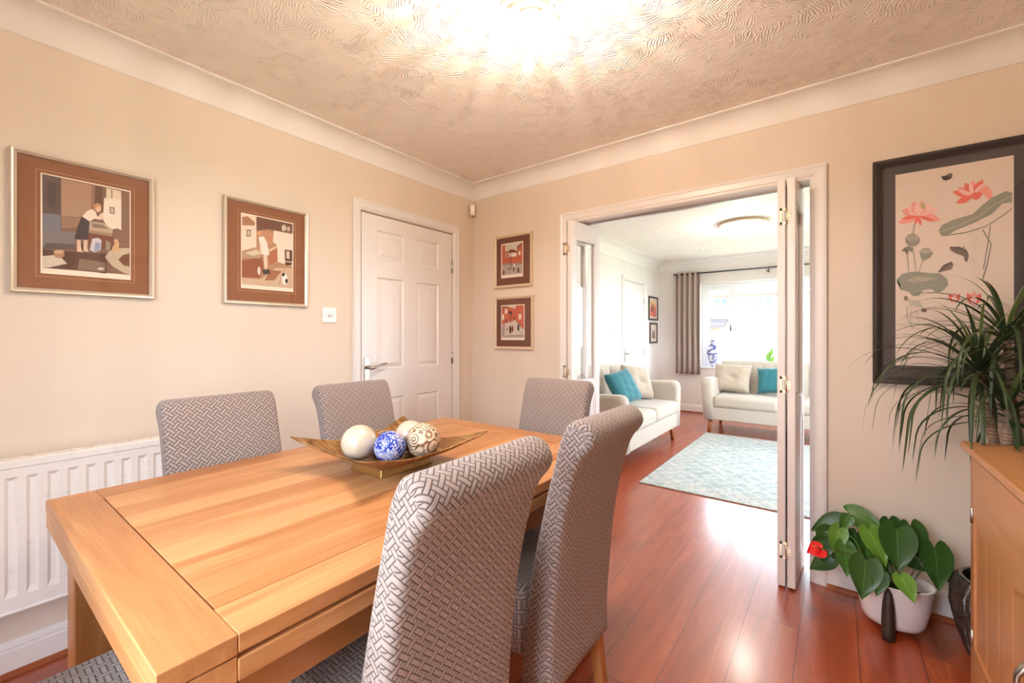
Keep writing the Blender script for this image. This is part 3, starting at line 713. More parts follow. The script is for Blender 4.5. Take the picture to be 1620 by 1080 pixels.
for k in range(int((RY1-RY0)/0.03)-1): g.box(0.052, 0.090, RY0+0.02+k*0.03, RY0+0.028+k*0.03, RZ1-0.002, RZ1+0.0012)
g.build('top_grille', M['rad'], rd)
for a in (RY0-0.004, RY1-0.002):
    g = G(); g.box(0.042, 0.101, a, a+0.006, RZ0+0.02, RZ1, bev=0.002); g.build('side_panel', M['rad'], rd)
g = G(); g.box(0.060, 0.103, RY0, RY1, RZ0, RZ0+0.010, bev=0.003); g.box(0.0, 0.05, RY0+0.2, RY0+0.23, RZ0+0.05, RZ1-0.1); g.box(0.0, 0.05, RY1-0.23, RY1-0.2, RZ0+0.05, RZ1-0.1)
g.tube([(0.07, RY0+0.02, RZ0+0.02), (0.07, RY0+0.02, 0.0)], 0.0075, 10); g.tube([(0.07, RY1-0.02, RZ0+0.02), (0.07, RY1-0.02, 0.0)], 0.0075, 10); g.build('bracket_and_pipe', M['rad'], rd)

# ------------------------------------------------------------ switches and sensor
def switch_plate(loc_y, loc_z, lab, knob=True, depth=0.009):
    e = empty('light_switch', (0, loc_y, loc_z), label=lab, cat='light switch')
    g = G(); g.box(0.0, depth, -0.044, 0.044, -0.044, 0.044, bev=0.003); g.build('switch_plate', M['upvc'], e)
    g = G()
    if knob: g.lathe([(0.0, 0), (0.0105, 0), (0.0095, 0.014), (0.0, 0.0145)], seg=20)
    else: g.box(-0.006, 0.006, -0.010, 0.010, 0, 0.004)
    k = g.build('dimmer_knob' if knob else 'rocker', M['upvc'], e, (depth, 0.002, 0)); k.rotation_euler = (0, R(90), 0)
    for s in (-1, 1):
        g = G(); g.tube([(depth-0.001, s*0.030, 0), (depth+0.0012, s*0.030, 0)], 0.003, 10); g.build('screw', M['steel'], e)
switch_plate(-1.238, 1.336, 'white dimmer switch plate beside the panelled door')
switch_plate(2.83, 1.306, 'white rocker switch on the lounge wall', knob=False)
ps = empty('alarm_sensor', (0.030, -0.030, 2.222), R(-45), 'small cream motion sensor high in the wall corner', 'sensor')
g = G(); g.hexa([(-0.018, -0.024, -0.045), (0.022, -0.020, -0.045), (0.022, 0.020, -0.045), (-0.018, 0.024, -0.045)], [(-0.018, -0.024, 0.045), (0.028, -0.022, 0.045), (0.028, 0.022, 0.045), (-0.018, 0.024, 0.045)], bev=0.004); g.build('sensor_housing', flat((0.68, 0.56, 0.42), 0.4), ps)
g = G(); g.hexa([(0.02, -0.015, -0.030), (0.029, -0.013, -0.028), (0.029, 0.013, -0.028), (0.02, 0.015, -0.030)], [(0.02, -0.017, 0.028), (0.032, -0.015, 0.025), (0.032, 0.015, 0.025), (0.02, 0.017, 0.028)], bev=0.002); g.build('sensor_lens', flat((0.80, 0.78, 0.75), 0.25), ps)

# ------------------------------------------------------------ oak sideboard
SX, SXB, SY0, SY1, SZ = 2.714, XR-0.02, -1.86, -0.455, 0.850
sb = empty('sideboard', ((SX+SXB)/2, (SY0+SY1)/2, 0), label='light oak sideboard with boarded doors against the right wall', cat='sideboard')
ox, oy = (SX+SXB)/2, (SY0+SY1)/2; fx, bx_ = SX-ox, SXB-ox; y0, y1 = SY0-oy, SY1-oy
g = G(); g.box(fx, bx_, y0, y1, SZ-0.024, SZ, bev=0.004); g.build('top_board', M['oakside_y'], sb)
cf = fx+0.022
g = G()
g.box(cf+0.02, bx_, y1-0.045, y1-0.017, 0.06, SZ-0.024, bev=0.001); g.box(cf+0.02, bx_, y0+0.017, y0+0.045, 0.06, SZ-0.024, bev=0.001)
g.box(cf+0.02, bx_, y0+0.04, y1-0.04, 0.06, 0.085); g.box(bx_-0.012, bx_, y0+0.04, y1-0.04, 0.06, SZ-0.03)
for a, b in ((y1-0.055, y1-0.017), (y0+0.017, y0+0.055)): g.box(cf, cf+0.022, a, b, 0.0, SZ-0.024, bev=0.0015)
g.box(cf+0.0005, cf+0.022, y0+0.05, y1-0.05, SZ-0.045, SZ-0.024); g.box(cf+0.0005, cf+0.022, y0+0.05, y1-0.05, 0.04, 0.10)
g.box(cf+0.02, bx_, y0+0.03, y1-0.03, SZ-0.045, SZ-0.024)
for a in (y1-0.06, y0+0.02): g.box(bx_-0.05, bx_, a, a+0.04, 0, 0.07)
g.build('carcass', M['oakside_z'], sb)
nd = 2; dy0, dy1 = y0+0.057, y1-0.057; wd = (dy1-dy0)/nd
for i in range(nd):
    hi = dy1-i*wd; lo = hi-wd+0.003                      # door between lo and hi (hinge at hi for the first)
    d = empty('door'); d.parent = sb; za, zb_ = 0.102, SZ-0.047
    g = G(); s = 0.062; f = cf-0.001
    arch = []; n = 12
    for k in range(n+1):
        t = k/n; yy = lo+s+(hi-lo-2*s)*t; arch.append((yy, 0.600-0.050*math.sin(math.pi*t)))
    # the front frame: boarded panel with a shaped top rail
    g.box(f, f+0.020, hi-0.010, hi, za, zb_); g.box(f, f+0.020, lo, lo+0.010, za, zb_); g.box(f, f+0.020, lo+0.01, hi-0.01, za, za+0.07)
    g.prism([(lo+0.01, zb_), (lo+0.01, 0.625)]+[(lo+0.01+(hi-lo-0.02)*k/16, 0.625-0.072*math.sin(math.pi*k/16)) for k in range(1, 16)]+[(hi-0.01, 0.625), (hi-0.01, zb_)], 'X', f, f+0.020)
    g.build('door_frame', M['oakside_y'], d)
    g = G(); nb = 5; ww = (hi-lo-0.02)/nb
    for k in range(nb): g.box(f+0.006, f+0.018, lo+0.0108+ww*k, lo+0.01+ww*(k+1)-0.0008, za+0.05, zb_-0.02, bev=0.0015, seg=1)
    g.build('boarded_panel', M['oakside_b'], d)
    hs = lo+0.055 if i == 0 else hi-0.055
    g = G(); hz = 0.395
    g.tube([(f, hs, hz+0.065), (f-0.020, hs, hz+0.058), (f-0.032, hs, hz+0.035), (f-0.034, hs, hz), (f-0.032, hs, hz-0.035), (f-0.020, hs, hz-0.058), (f, hs, hz-0.065)], [0.010, 0.0085, 0.0065, 0.0055, 0.0065, 0.0085, 0.010], 12, flatx=1.3)
    g.build('handle', M['chrome'], d)
    for z in (0.612, 0.20):
        g = G(); hy_ = hi+0.0015 if i == 0 else lo-0.0015; g.tube([(f-0.002, hy_, z-0.026), (f-0.002, hy_, z+0.026)], 0.0045, 8); g.build('hinge', M['steel'], d)

# wall mirror over the sideboard (seen reflected in the glass of the lotus picture)
mr = empty('wall_mirror', (XR, -1.20, 1.50), label='dark wood framed mirror above the sideboard, seen reflected in the lotus picture', cat='mirror')
g = G()
for a, b, c, d in ((-0.52, 0.52, 0.42, 0.49), (-0.52, 0.52, -0.49, -0.42), (-0.52, -0.45, -0.42, 0.42), (0.45, 0.52, -0.42, 0.42)): g.box(-0.035, 0.0, a, b, c, d, bev=0.004)
g.build('frame', flat(s2l(62, 44, 40), 0.35, name='dark_stained_wood'), mr)
g = G(); g.box(-0.018, -0.004, -0.45, 0.45, -0.42, 0.42); g.build('mirror_glass', m_metal('silvered_glass', (0.85, 0.86, 0.86), 0.06), mr)

# ------------------------------------------------------------ framed pictures
def quad_map(tl, tr, br, bl):
    """turn a point read off the photographed print into print coordinates (0..1, 0..1)"""
    def at(u, v): return ((1-u)*(v*tl[0]+(1-v)*bl[0])+u*(v*tr[0]+(1-v)*br[0]), (1-u)*(v*tl[1]+(1-v)*bl[1])+u*(v*tr[1]+(1-v)*br[1]))
    def f(x, y):
        u, v = 0.5, 0.5
        for _ in range(8):
            p = at(u, v); a = at(u+1e-3, v); b = at(u, v+1e-3)
            j00, j10, j01, j11 = (a[0]-p[0])*1e3, (a[1]-p[1])*1e3, (b[0]-p[0])*1e3, (b[1]-p[1])*1e3
            det = j00*j11-j01*j10; ex, ey = x-p[0], y-p[1]
            u += (ex*j11-j01*ey)/det; v += (j00*ey-j10*ex)/det
        return (min(max(u, 0), 1), min(max(v, 0), 1))
    return f
def ell(cx, cy, rx, ry, n=16, rot=0.0):
    c, s = math.cos(rot), math.sin(rot)
    return [(cx+rx*math.cos(t)*c-ry*math.sin(t)*s, cy+rx*math.cos(t)*s+ry*math.sin(t)*c) for t in (math.tau*k/n for k in range(n))]
def line(pts, w):
    """a brush line as a thin outline"""
    L, Rr = [], []
    for i, p in enumerate(pts):
        a, b = pts[max(i-1, 0)], pts[min(i+1, len(pts)-1)]; d = math.hypot(b[0]-a[0], b[1]-a[1]) or 1
        nx, ny = -(b[1]-a[1])/d*w/2, (b[0]-a[0])/d*w/2; L.append((p[0]+nx, p[1]+ny)); Rr.append((p[0]-nx, p[1]-ny))
    return L+Rr[::-1]
def petal(x, y, ang, ln, w):
    """pointed petal from its foot"""
    c, s = math.cos(R(ang)), -math.sin(R(ang)); out = []
    for t, h in ((0, 0.10), (0.25, 0.75), (0.5, 1.0), (0.75, 0.72), (0.92, 0.28), (1, 0)): out.append((t, h))
    pts = [(x+c*t*ln-s*h*w/2, y+s*t*ln+c*h*w/2) for t, h in out]+[(x+c*t*ln+s*h*w/2, y+s*t*ln-c*h*w/2) for t, h in out[::-1][1:]]
    return pts
def picture(lab, wall, c, sgn, a0, a1, z0, z1, fw, dp, fmat, mmat, pr, paper, fm, polys, name='framed_picture', border=None, group=None):
    ac, zc = (a0+a1)/2, (z0+z1)/2
    e = empty(name, (c, ac, zc) if wall == 'x' else (ac, c, zc), label=lab, cat='picture', group=group)
    def P(a, z, d): return (sgn*d, a-ac, z-zc) if wall == 'x' else (a-ac, sgn*d, z-zc)
    def bx(g, a, b, lo, hi, d0, d1, **k):
        p, q = P(a, lo, d0), P(b, hi, d1); g.box(p[0], q[0], p[1], q[1], p[2], q[2], **k)
    g = G(); prof = [(0, 0.001), (0, dp*0.8), (fw*0.18, dp), (fw*0.45, dp*0.96), (fw, dp*0.62), (fw, 0.001)]
    rings = []
    for a, z, da, dz in ((a0, z0, 1, 1), (a1, z0, -1, 1), (a1, z1, -1, -1), (a0, z1, 1, -1)): rings.append([g.v(P(a+da*x, z+dz*x, d)) for x, d in prof])
    for i in range(4):
        A, B_ = rings[i], rings[(i+1) % 4]
        for k in range(len(prof)): g.f([A[k], A[(k+1) % len(prof)], B_[(k+1) % len(prof)], B_[k]])
    g.build('frame', fmat, e)
    d0 = dp*0.35
    g = G(); bx(g, a0+fw*0.7, a1-fw*0.7, z0+fw*0.7, z1-fw*0.7, 0.002, d0); g.build('mount', mmat, e)
    pa0, pa1, pz0, pz1 = pr
    if border:
        g = G()
        for (a, b, lo, hi) in ((pa0-0.012, pa1+0.012, pz0-0.012, pz0-0.011), (pa0-0.012, pa1+0.012, pz1+0.011, pz1+0.012), (pa0-0.012, pa0-0.011, pz0-0.012, pz1+0.012), (pa1+0.011, pa1+0.012, pz0-0.012, pz1+0.012)): bx(g, a, b, lo, hi, d0, d0+0.0004)
        g.build('mount_line', border, e)
    g = G(); bx(g, pa0, pa1, pz0, pz1, d0, d0+0.0008); mats = [paper]; idx = {}
    for i, (col, pts) in enumerate(polys):
        m = flat(s2l(*col), 0.7, name='printed_ink')
        if m not in mats: mats.append(m)
        Q = []
        for x, y in pts:
            u, v = fm(x, y); Q.append(P(pa0+(pa1-pa0)*u, pz0+(pz1-pz0)*v, d0+0.0009+0.00003*i))
        f = g.poly(Q, mats.index(m))
        if f and len(Q) > 4: bmesh.ops.triangulate(g.bm, faces=[f])
    g.build('print', mats, e)
    g = G(); bx(g, a0+fw*0.75, a1-fw*0.75, z0+fw*0.75, z1-fw*0.75, dp*0.60, dp*0.60+0.0015); g.build('glass', M['pane'], e)
    return e
M['silver'] = flat((0.74, 0.66, 0.55), 0.38, 0.55, name='champagne_silver_moulding')
def m_mount(name, col):
    q = N(name); f = q.noise(q.scale(q.obj(), (60, 60, 8)), 4.0, 3); q.set(col=q.mix(f, tuple(x*0.8 for x in col), col), rough=0.85); return q.m
M['mountbrown'] = m_mount('brown_mount_board', s2l(150, 98, 68)); M['mountchoc'] = m_mount('chocolate_mount_board', s2l(116, 66, 44)); M['mountgrey'] = m_mount('charcoal_silk_mount', s2l(84, 78, 78))
M['cardedge'] = flat(s2l(214, 178, 138), 0.7); M['paper'] = flat(s2l(238, 226, 208), 0.75); M['rice'] = flat(s2l(226, 210, 198), 0.75, name='rice_paper')

A1 = [((128, 96, 78), [(134, 133), (846, 277), (846, 952), (134, 893)]), ((172, 136, 116), [(275, 168), (520, 218), (515, 420), (430, 480), (275, 470)]),
      ((100, 82, 78), [(134, 133), (272, 162), (272, 600), (134, 590)]), ((84, 70, 68), [(170, 190), (240, 205), (230, 420), (175, 400)]), ((120, 118, 130), [(134, 450), (270, 460), (270, 600), (134, 590)]),
      ((150, 118, 98), [(275, 470), (430, 485), (400, 560), (275, 575)]), ((126, 116, 116), [(134, 590), (392, 600), (380, 740), (134, 742)]), ((96, 84, 82), [(160, 690), (380, 700), (380, 742), (134, 742)]),
      ((150, 112, 90), [(515, 215), (545, 222), (540, 420), (512, 420)]), ((104, 76, 62), [(545, 225), (610, 236), (605, 440), (590, 400), (540, 395)]),
      ((226, 208, 184), [(640, 242), (770, 270), (772, 345), (640, 325)]), ((120, 92, 74), [(684, 248), (692, 250), (692, 330), (684, 328)]), ((134, 102, 84), [(775, 272), (846, 286), (846, 722), (705, 722), (700, 590), (772, 590)]),
      ((236, 222, 206), [(622, 322), (772, 338), (770, 586), (730, 572), (690, 580), (640, 545), (610, 500)]), ((116, 88, 66), [(668, 395), (712, 402), (712, 458), (668, 448)]), ((200, 180, 160), [(675, 402), (705, 408), (705, 450), (675, 442)]),
      ((122, 76, 58), [(482, 605), (694, 642), (704, 742), (492, 742)]), ((192, 168, 142), [(496, 515), (620, 528), (696, 588), (690, 615), (484, 582)]), ((140, 118, 104), [(514, 528), (608, 540), (656, 576), (524, 566)]), ((160, 132, 110), [(484, 582), (690, 615), (690, 640), (484, 606)]),
      ((70, 58, 60), [(432, 476), (500, 515), (486, 662), (374, 656), (402, 560)]), ((238, 220, 206), [(440, 474), (478, 430), (520, 414), (552, 440), (560, 470), (600, 488), (590, 502), (540, 492), (498, 515)]), ((236, 204, 180), [(590, 450), (612, 442), (614, 486), (600, 500), (560, 490)]),
      ((196, 144, 100), ell(566, 400, 34, 34)), ((222, 184, 156), ell(572, 416, 22, 24)), ((222, 190, 166), [(396, 664), (426, 668), (430, 740), (452, 770), (396, 758)]), ((222, 190, 166), [(450, 666), (482, 666), (478, 738), (492, 764), (446, 756)]),
      ((204, 200, 206), [(520, 655), (570, 648), (598, 668), (590, 745), (540, 768), (498, 745)]), ((150, 158, 186), [(545, 680), (590, 690), (580, 745), (535, 765)]), ((150, 142, 120), [(636, 668), (676, 690), (668, 752), (632, 745)]),
      ((86, 56, 46), [(134, 744), (382, 764), (370, 905), (134, 892)]), ((96, 66, 52), [(382, 764), (640, 778), (636, 940), (370, 905)]), ((132, 108, 92), [(414, 816), (630, 850), (624, 928), (400, 906)]), ((210, 196, 182), ell(590, 900, 28, 12)),
      ((208, 194, 178), [(134, 798), (250, 786), (318, 858), (180, 890), (134, 892)]), ((168, 128, 96), ell(256, 782, 42, 32)), ((198, 160, 124), ell(256, 762, 40, 16)),
      ((196, 176, 152), [(626, 806), (664, 756), (750, 734), (842, 732), (842, 948), (790, 936), (690, 880)]), ((120, 78, 58), [(742, 826), (784, 790), (842, 776), (842, 884), (790, 876)]), ((208, 164, 122), [(686, 732), (712, 698), (704, 664), (738, 660), (750, 700), (746, 760), (696, 766)])]
picture('framed print of a woman leaning over a sink, nearest picture on the left wall', 'x', 0.0, 1, -2.455, -2.048, 1.374, 1.894, 0.017, 0.026, M['silver'], M['mountbrown'], (-2.380, -2.124, 1.448, 1.822), M['paper'],
        quad_map((122, 122), (858, 268), (854, 995), (119, 935)), A1, border=M['cardedge'])
A2 = [((176, 136, 104), [(216, 250), (632, 333), (628, 858), (214, 818)]), ((232, 214, 196), [(216, 250), (328, 272), (328, 520), (216, 550)]), ((170, 120, 90), [(220, 278), (262, 270), (318, 320), (316, 345), (220, 345)]), ((220, 200, 184), [(216, 372), (326, 370), (326, 378), (216, 382)]),
      ((116, 90, 70), [(252, 380), (286, 380), (284, 432), (252, 436)]), ((212, 192, 170), [(259, 388), (279, 388), (278, 424), (259, 427)]), ((110, 78, 60), [(330, 272), (632, 333), (630, 410), (430, 372), (332, 390)]), ((150, 108, 84), [(430, 372), (630, 404), (630, 414), (430, 382)]),
      ((232, 218, 204), [(470, 385), (630, 414), (628, 680), (500, 640), (494, 500), (460, 480)]), ((190, 138, 104), [(366, 380), (465, 400), (455, 500), (420, 510), (380, 430)]), ((210, 192, 176), ell(556, 364, 20, 26)), ((200, 176, 152), ell(596, 372, 16, 20)), ((120, 60, 44), [(390, 320), (420, 324), (418, 360), (390, 356)]),
      ((148, 86, 62), [(214, 626), (372, 600), (384, 690), (350, 770), (214, 762)]), ((176, 108, 78), [(420, 560), (496, 520), (498, 630), (430, 665)]), ((214, 190, 160), [(424, 540), (494, 508), (498, 524), (430, 560)]), ((180, 152, 122), [(216, 566), (330, 530), (388, 572), (350, 612), (216, 600)]), ((212, 196, 170), [(240, 568), (326, 540), (366, 572), (300, 590)]),
      ((204, 176, 150), [(214, 768), (360, 780), (430, 837), (214, 818)]), ((204, 176, 150), [(360, 780), (480, 690), (628, 690), (626, 856), (430, 837)]), ((158, 104, 76), [(430, 705), (530, 715), (470, 790), (390, 790)]), ((176, 148, 124), [(500, 830), (560, 680), (566, 680), (508, 834)]),
      ((238, 226, 216), [(346, 440), (384, 430), (412, 480), (430, 584), (398, 586), (366, 572), (354, 500)]), ((206, 152, 110), ell(352, 408, 20, 22)), ((232, 204, 182), [(382, 584), (412, 588), (414, 680), (394, 704), (388, 660)]), ((230, 206, 186), [(352, 486), (366, 490), (372, 572), (358, 570)]),
      ((96, 62, 50), [(560, 540), (626, 548), (626, 640), (562, 634)]), ((220, 200, 176), [(574, 552), (602, 556), (602, 618), (574, 612)]), ((80, 56, 46), [(560, 640), (624, 648), (618, 670), (566, 668)]), ((70, 60, 54), [(372, 700), (430, 700), (436, 735), (380, 742)]), ((230, 216, 200), ell(346, 712, 12, 34)),
      ((242, 234, 226), ell(556, 780, 24, 46)), ((40, 32, 30), ell(572, 796, 12, 18)), ((30, 24, 24), ell(546, 744, 12, 14))]
picture('framed print of a girl at a sink with a small dog, beside the light switch', 'x', 0.0, 1, -1.783, -1.372, 1.374, 1.897, 0.016, 0.024, M['silver'], M['mountbrown'], (-1.706, -1.448, 1.453, 1.828), M['paper'],
        quad_map((212, 240), (640, 325), (632, 888), (207, 848)), A2, border=M['cardedge'])
BR, BR2, SKYC, STR = (190, 92, 58), (158, 74, 50), (206, 196, 182), (176, 160, 152)
A3 = [(SKYC, [(126, 188), (284, 165), (284, 300), (126, 310)]), (BR, [(126, 190), (150, 186), (154, 330), (146, 385), (126, 390)]), (BR, [(244, 196), (284, 168), (284, 350), (244, 348)]), ((120, 78, 60), [(240, 206), (284, 164), (284, 182), (246, 214)]),
      (BR2, [(150, 240), (175, 238), (185, 225), (196, 238), (210, 222), (220, 236), (244, 236), (244, 290), (150, 292)]), (BR, [(150, 286), (284, 278), (284, 330), (150, 338)]), ((224, 212, 196), [(155, 252), (240, 246), (240, 276), (155, 282)]), ((170, 84, 56), [(160, 256), (180, 254), (180, 278), (160, 280)]),
      ((226, 216, 200), [(254, 236), (270, 234), (270, 266), (254, 268)]), (STR, [(126, 345), (150, 338), (284, 326), (284, 408), (126, 424)]), ((148, 132, 126), [(126, 330), (284, 326), (284, 338), (126, 345)]), ((60, 50, 46), line([(194, 225), (196, 385)], 5)), ((60, 50, 46), line([(160, 240), (222, 236)], 3)),
      ((48, 40, 40), ell(252, 385, 7, 22)), ((90, 60, 52), ell(218, 376, 6, 18)), ((232, 222, 206), ell(222, 345, 6, 12)), ((60, 46, 44), ell(138, 404, 6, 20)), ((70, 54, 50), ell(178, 375, 5, 12))]
A4 = [(STR, [(124, 660), (294, 652), (294, 902), (124, 904)]), (SKYC, [(180, 658), (232, 655), (232, 684), (180, 690)]), (BR, [(124, 662), (180, 668), (232, 680), (232, 765), (150, 795), (124, 805)]), (BR2, [(124, 662), (170, 666), (168, 690), (124, 700)]), (BR, [(232, 655), (294, 652), (294, 838), (262, 832), (232, 770)]),
      ((226, 214, 198), [(148, 682), (166, 680), (166, 718), (148, 720)]), ((226, 214, 198), [(255, 722), (274, 720), (274, 760), (255, 762)]), ((226, 214, 198), [(126, 726), (142, 724), (142, 765), (126, 768)]), ((206, 190, 178), [(124, 806), (168, 788), (232, 770), (250, 800), (294, 842), (294, 880), (124, 890)]),
      ((160, 140, 134), [(124, 812), (150, 800), (145, 880), (124, 896)]), ((70, 52, 46), line([(194, 700), (192, 790)], 5)), ((96, 70, 62), ell(192, 712, 16, 14)), ((80, 40, 36), ell(190, 842, 9, 32)), ((120, 56, 50), ell(207, 836, 8, 26)), ((56, 44, 46), ell(252, 826, 8, 26)), ((60, 50, 50), ell(157, 776, 5, 16)), ((60, 50, 50), ell(222, 750, 5, 14)),
      ((120, 104, 98), line([(150, 890), (290, 884)], 5)), ((80, 120, 70), ell(280, 862, 7, 3)), ((110, 90, 84), ell(165, 840, 4, 16))]
cream_f = flat(s2l(216, 194, 164), 0.35, name='cream_gilt_moulding')
picture('small framed brick street print, upper of the two beside the corner', 'y', 0.0, -1, 0.246, 0.600, 1.580, 1.980, 0.020, 0.024, cream_f, M['mountchoc'], (0.309, 0.516, 1.655, 1.918), M['paper'],
        quad_map((118, 180), (290, 155), (288, 432), (118, 450)), A3)
picture('small framed brick street print, lower of the two beside the corner', 'y', 0.0, -1, 0.246, 0.609, 1.114, 1.512, 0.020, 0.024, cream_f, M['mountchoc'], (0.309, 0.530, 1.183, 1.449), M['paper'],
        quad_map((118, 655), (300, 645), (298, 920), (118, 922)), A4)
PK, PK2, CR, GY, GY2, GR = (236, 160, 150), (242, 196, 190), (230, 116, 100), (150, 152, 140), (140, 140, 130), (180, 172, 158)
A5 = []
for a, l, w in ((165, 62, 34), (20, 70, 34), (200, 78, 26), (-10, 76, 28), (140, 50, 34), (45, 56, 34), (115, 50, 36), (75, 50, 36), (95, 42, 34)): A5.append((PK2 if a in (140, 45, 95, 20) else PK, petal(325, 338, a, l, w)))
for a, l in ((190, 60), (-15, 60), (250, 30), (290, 34)): A5.append((CR, petal(322, 340, a, l, 12)))
A5.append(((188, 178, 128), ell(338, 306, 8, 10)))
for a, l, w in ((168, 66, 24), (150, 56, 26), (120, 50, 28), (90, 52, 26), (60, 62, 26), (35, 56, 28), (15, 30, 28), (205, 58, 22)): A5.append((PK if a in (150, 90, 35) else CR, petal(500, 272, a, l, w)))
for a, l, w in ((162, 52, 12), (105, 40, 14), (48, 50, 12)): A5.append((PK2, petal(500, 268, a, l, w)))
A5.append((CR, petal(490, 275, 10, 40, 26))); A5.append((PK, petal(555, 286, 110, 52, 26)))
A5 += [(GY, [(392, 388), (404, 368), (440, 350), (500, 332), (528, 304), (560, 276), (600, 256), (618, 262), (618, 292), (590, 296), (560, 330), (520, 352), (480, 372), (450, 384), (420, 404), (402, 404)]), (GR, line([(396, 392), (450, 372), (520, 340), (560, 305), (618, 270)], 4)), (GY2, line([(420, 402), (480, 392), (540, 372), (600, 330), (618, 312)], 3)),
       (GY2, line([(533, 382), (560, 430), (548, 500), (535, 548)], 4)), (GY2, line([(556, 366), (548, 440), (538, 510)], 3)), (GR, line([(310, 366), (306, 400)], 7)), (GR, line([(306, 450), (318, 522)], 6)), (GR, line([(286, 464), (292, 528)], 4)), (GR, line([(342, 482), (328, 524)], 4)),
       (GY, ell(304, 420, 26, 22)), (GR, ell(304, 412, 22, 12)), (GY2, [(272, 448), (290, 440), (308, 446), (302, 462), (294, 455), (286, 470), (282, 456), (264, 460)]), (GY, [(328, 458), (340, 446), (362, 446), (375, 460), (366, 476), (340, 490), (334, 478)]), (GR, ell(351, 456, 20, 8))]
for cx, cy in ((296, 412), (304, 406), (312, 412), (300, 420), (310, 421)): A5.append((GY2, ell(cx, cy, 3, 3, 8)))
A5 += [(GY, [(250, 552), (268, 534), (300, 526), (326, 524), (360, 528), (400, 528), (424, 546), (428, 566), (404, 590), (386, 592), (372, 580), (346, 584), (330, 604), (308, 606), (292, 592), (262, 586), (264, 570), (250, 566)]), (GR, [(280, 556), (320, 540), (390, 545), (330, 562)]), (GY2, line([(332, 558), (290, 540)], 2)), (GY2, line([(332, 558), (400, 560)], 2)), (GY2, line([(332, 558), (320, 600)], 2)),
       (GR, line([(288, 640), (290, 680), (310, 716)], 3)), (GR, line([(304, 640), (300, 690), (308, 706)], 2)), (GR, line([(322, 655), (332, 690)], 2)), ((196, 190, 176), [(284, 616), (330, 620), (352, 648), (300, 636)]), ((140, 118, 108), ell(284, 614, 8, 8)), ((120, 96, 88), ell(348, 652, 10, 6)),
       ((120, 108, 100), [(430, 442), (460, 438), (484, 448), (492, 468), (486, 490), (478, 484), (476, 470), (452, 462), (434, 452)]), ((90, 78, 74), line([(432, 440), (470, 446), (488, 460)], 3)), ((150, 140, 130), [(470, 446), (476, 432), (478, 448)]), ((130, 116, 106), [(392, 526), (410, 500), (436, 488), (443, 496), (436, 514), (412, 520)]), ((90, 78, 74), line([(396, 522), (416, 502), (438, 492)], 3)),
       ((70, 62, 62), [(397, 208), (412, 206), (424, 198), (434, 200), (430, 214), (416, 222), (404, 220)]), ((120, 110, 106), [(412, 204), (434, 198), (426, 212)])]
for x, y, s in ((448, 624, 1.0), (510, 628, 1.2)):
    for a, c_ in ((60, CR), (90, PK), (120, CR), (90, PK2)): A5.append((c_, petal(x, y, a, 36*s*(0.7 if c_ == PK2 else 1), 18*s)))
A5.append((GR, line([(508, 632), (514, 690)], 3)))
lot = picture('large black framed lotus and carp print behind the spiky plant', 'y', 0.0, -1, 2.501, 3.010, 1.000, 2.010, 0.032, 0.034, flat(s2l(50, 42, 40), 0.45, name='black_wood_grain'), M['mountgrey'], (2.580, 2.935, 1.083, 1.938), M['rice'],
        quad_map((240, 205), (620, 140), (636, 831), (250, 838)), A5)
fb = flat(s2l(70, 56, 50), 0.4, name='dark_frame')
A6 = [((236, 170, 120), [(0, 0), (1, 0), (1, 1), (0, 1)]), ((228, 110, 84), [(0, 0), (1, 0), (1, .6), (.5, .7), (0, .5)]), ((120, 78, 70), [(.1, .3), (.3, .85), (.55, .35)]), ((240, 200, 150), [(0, .85), (1, .75), (1, 1), (0, 1)]), ((206, 96, 80), [(.5, 0), (1, 0), (1, .3), (.6, .35)])]
A7 = [((214, 196, 180), [(0, 0), (1, 0), (1, 1), (0, 1)]), ((150, 116, 100), [(.1, .1), (.9, .1), (.8, .5), (.5, .75), (.2, .5)]), ((110, 90, 82), [(.3, .1), (.6, .1), (.55, .5)]), ((230, 220, 214), [(0, .8), (1, .75), (1, 1), (0, 1)])]
ident = lambda x, y: (x, y)
picture('dark framed orange sunset picture on the lounge wall, upper of two', 'x', 0.0, 1, 4.085, 4.500, 1.462, 1.844, 0.030, 0.022, fb, M['paper'], (4.145, 4.44, 1.522, 1.784), M['paper'], ident, A6)
picture('dark framed brown sketch on the lounge wall, lower of two', 'x', 0.0, 1, 4.134, 4.470, 1.094, 1.425, 0.030, 0.022, fb, M['paper'], (4.20, 4.404, 1.16, 1.36), M['paper'], ident, A7)

# ------------------------------------------------------------ crystal ceiling lamp over the table
def m_crystal():
    q = N('cut_crystal'); t = q.t; t.nodes.remove(q.b)
    tr = q.n('ShaderNodeBsdfTransparent'); tr.inputs[0].default_value = (0.97, 0.95, 0.92, 1); gl = q.n('ShaderNodeBsdfGlossy'); gl.inputs['Roughness'].default_value = 0.08
    df = q.n('ShaderNodeBsdfTranslucent'); df.inputs[0].default_value = (0.95, 0.93, 0.90, 1)
    fz = q.noise(q.obj(), 120, 2); lw = q.n('ShaderNodeLayerWeight'); lw.inputs[0].default_value = 0.45
    m1 = q.n('ShaderNodeMixShader'); q.lk(lw.outputs['Facing'], m1.inputs[0]); q.lk(tr.outputs[0], m1.inputs[1]); q.lk(gl.outputs[0], m1.inputs[2])
    m2 = q.n('ShaderNodeMixShader'); q.lk(q.math('MULTIPLY_ADD', fz, 0.2, 0.22), m2.inputs[0]); q.lk(m1.outputs[0], m2.inputs[1]); q.lk(df.outputs[0], m2.inputs[2]); q.lk(m2.outputs[0], q.o.inputs[0]); return q.m
M['crystal'] = m_crystal()
lp = empty('ceiling_lamp', (LAMP[0], LAMP[1], ZC), label='round crystal bead ceiling lamp above the dining table', cat='ceiling lamp')
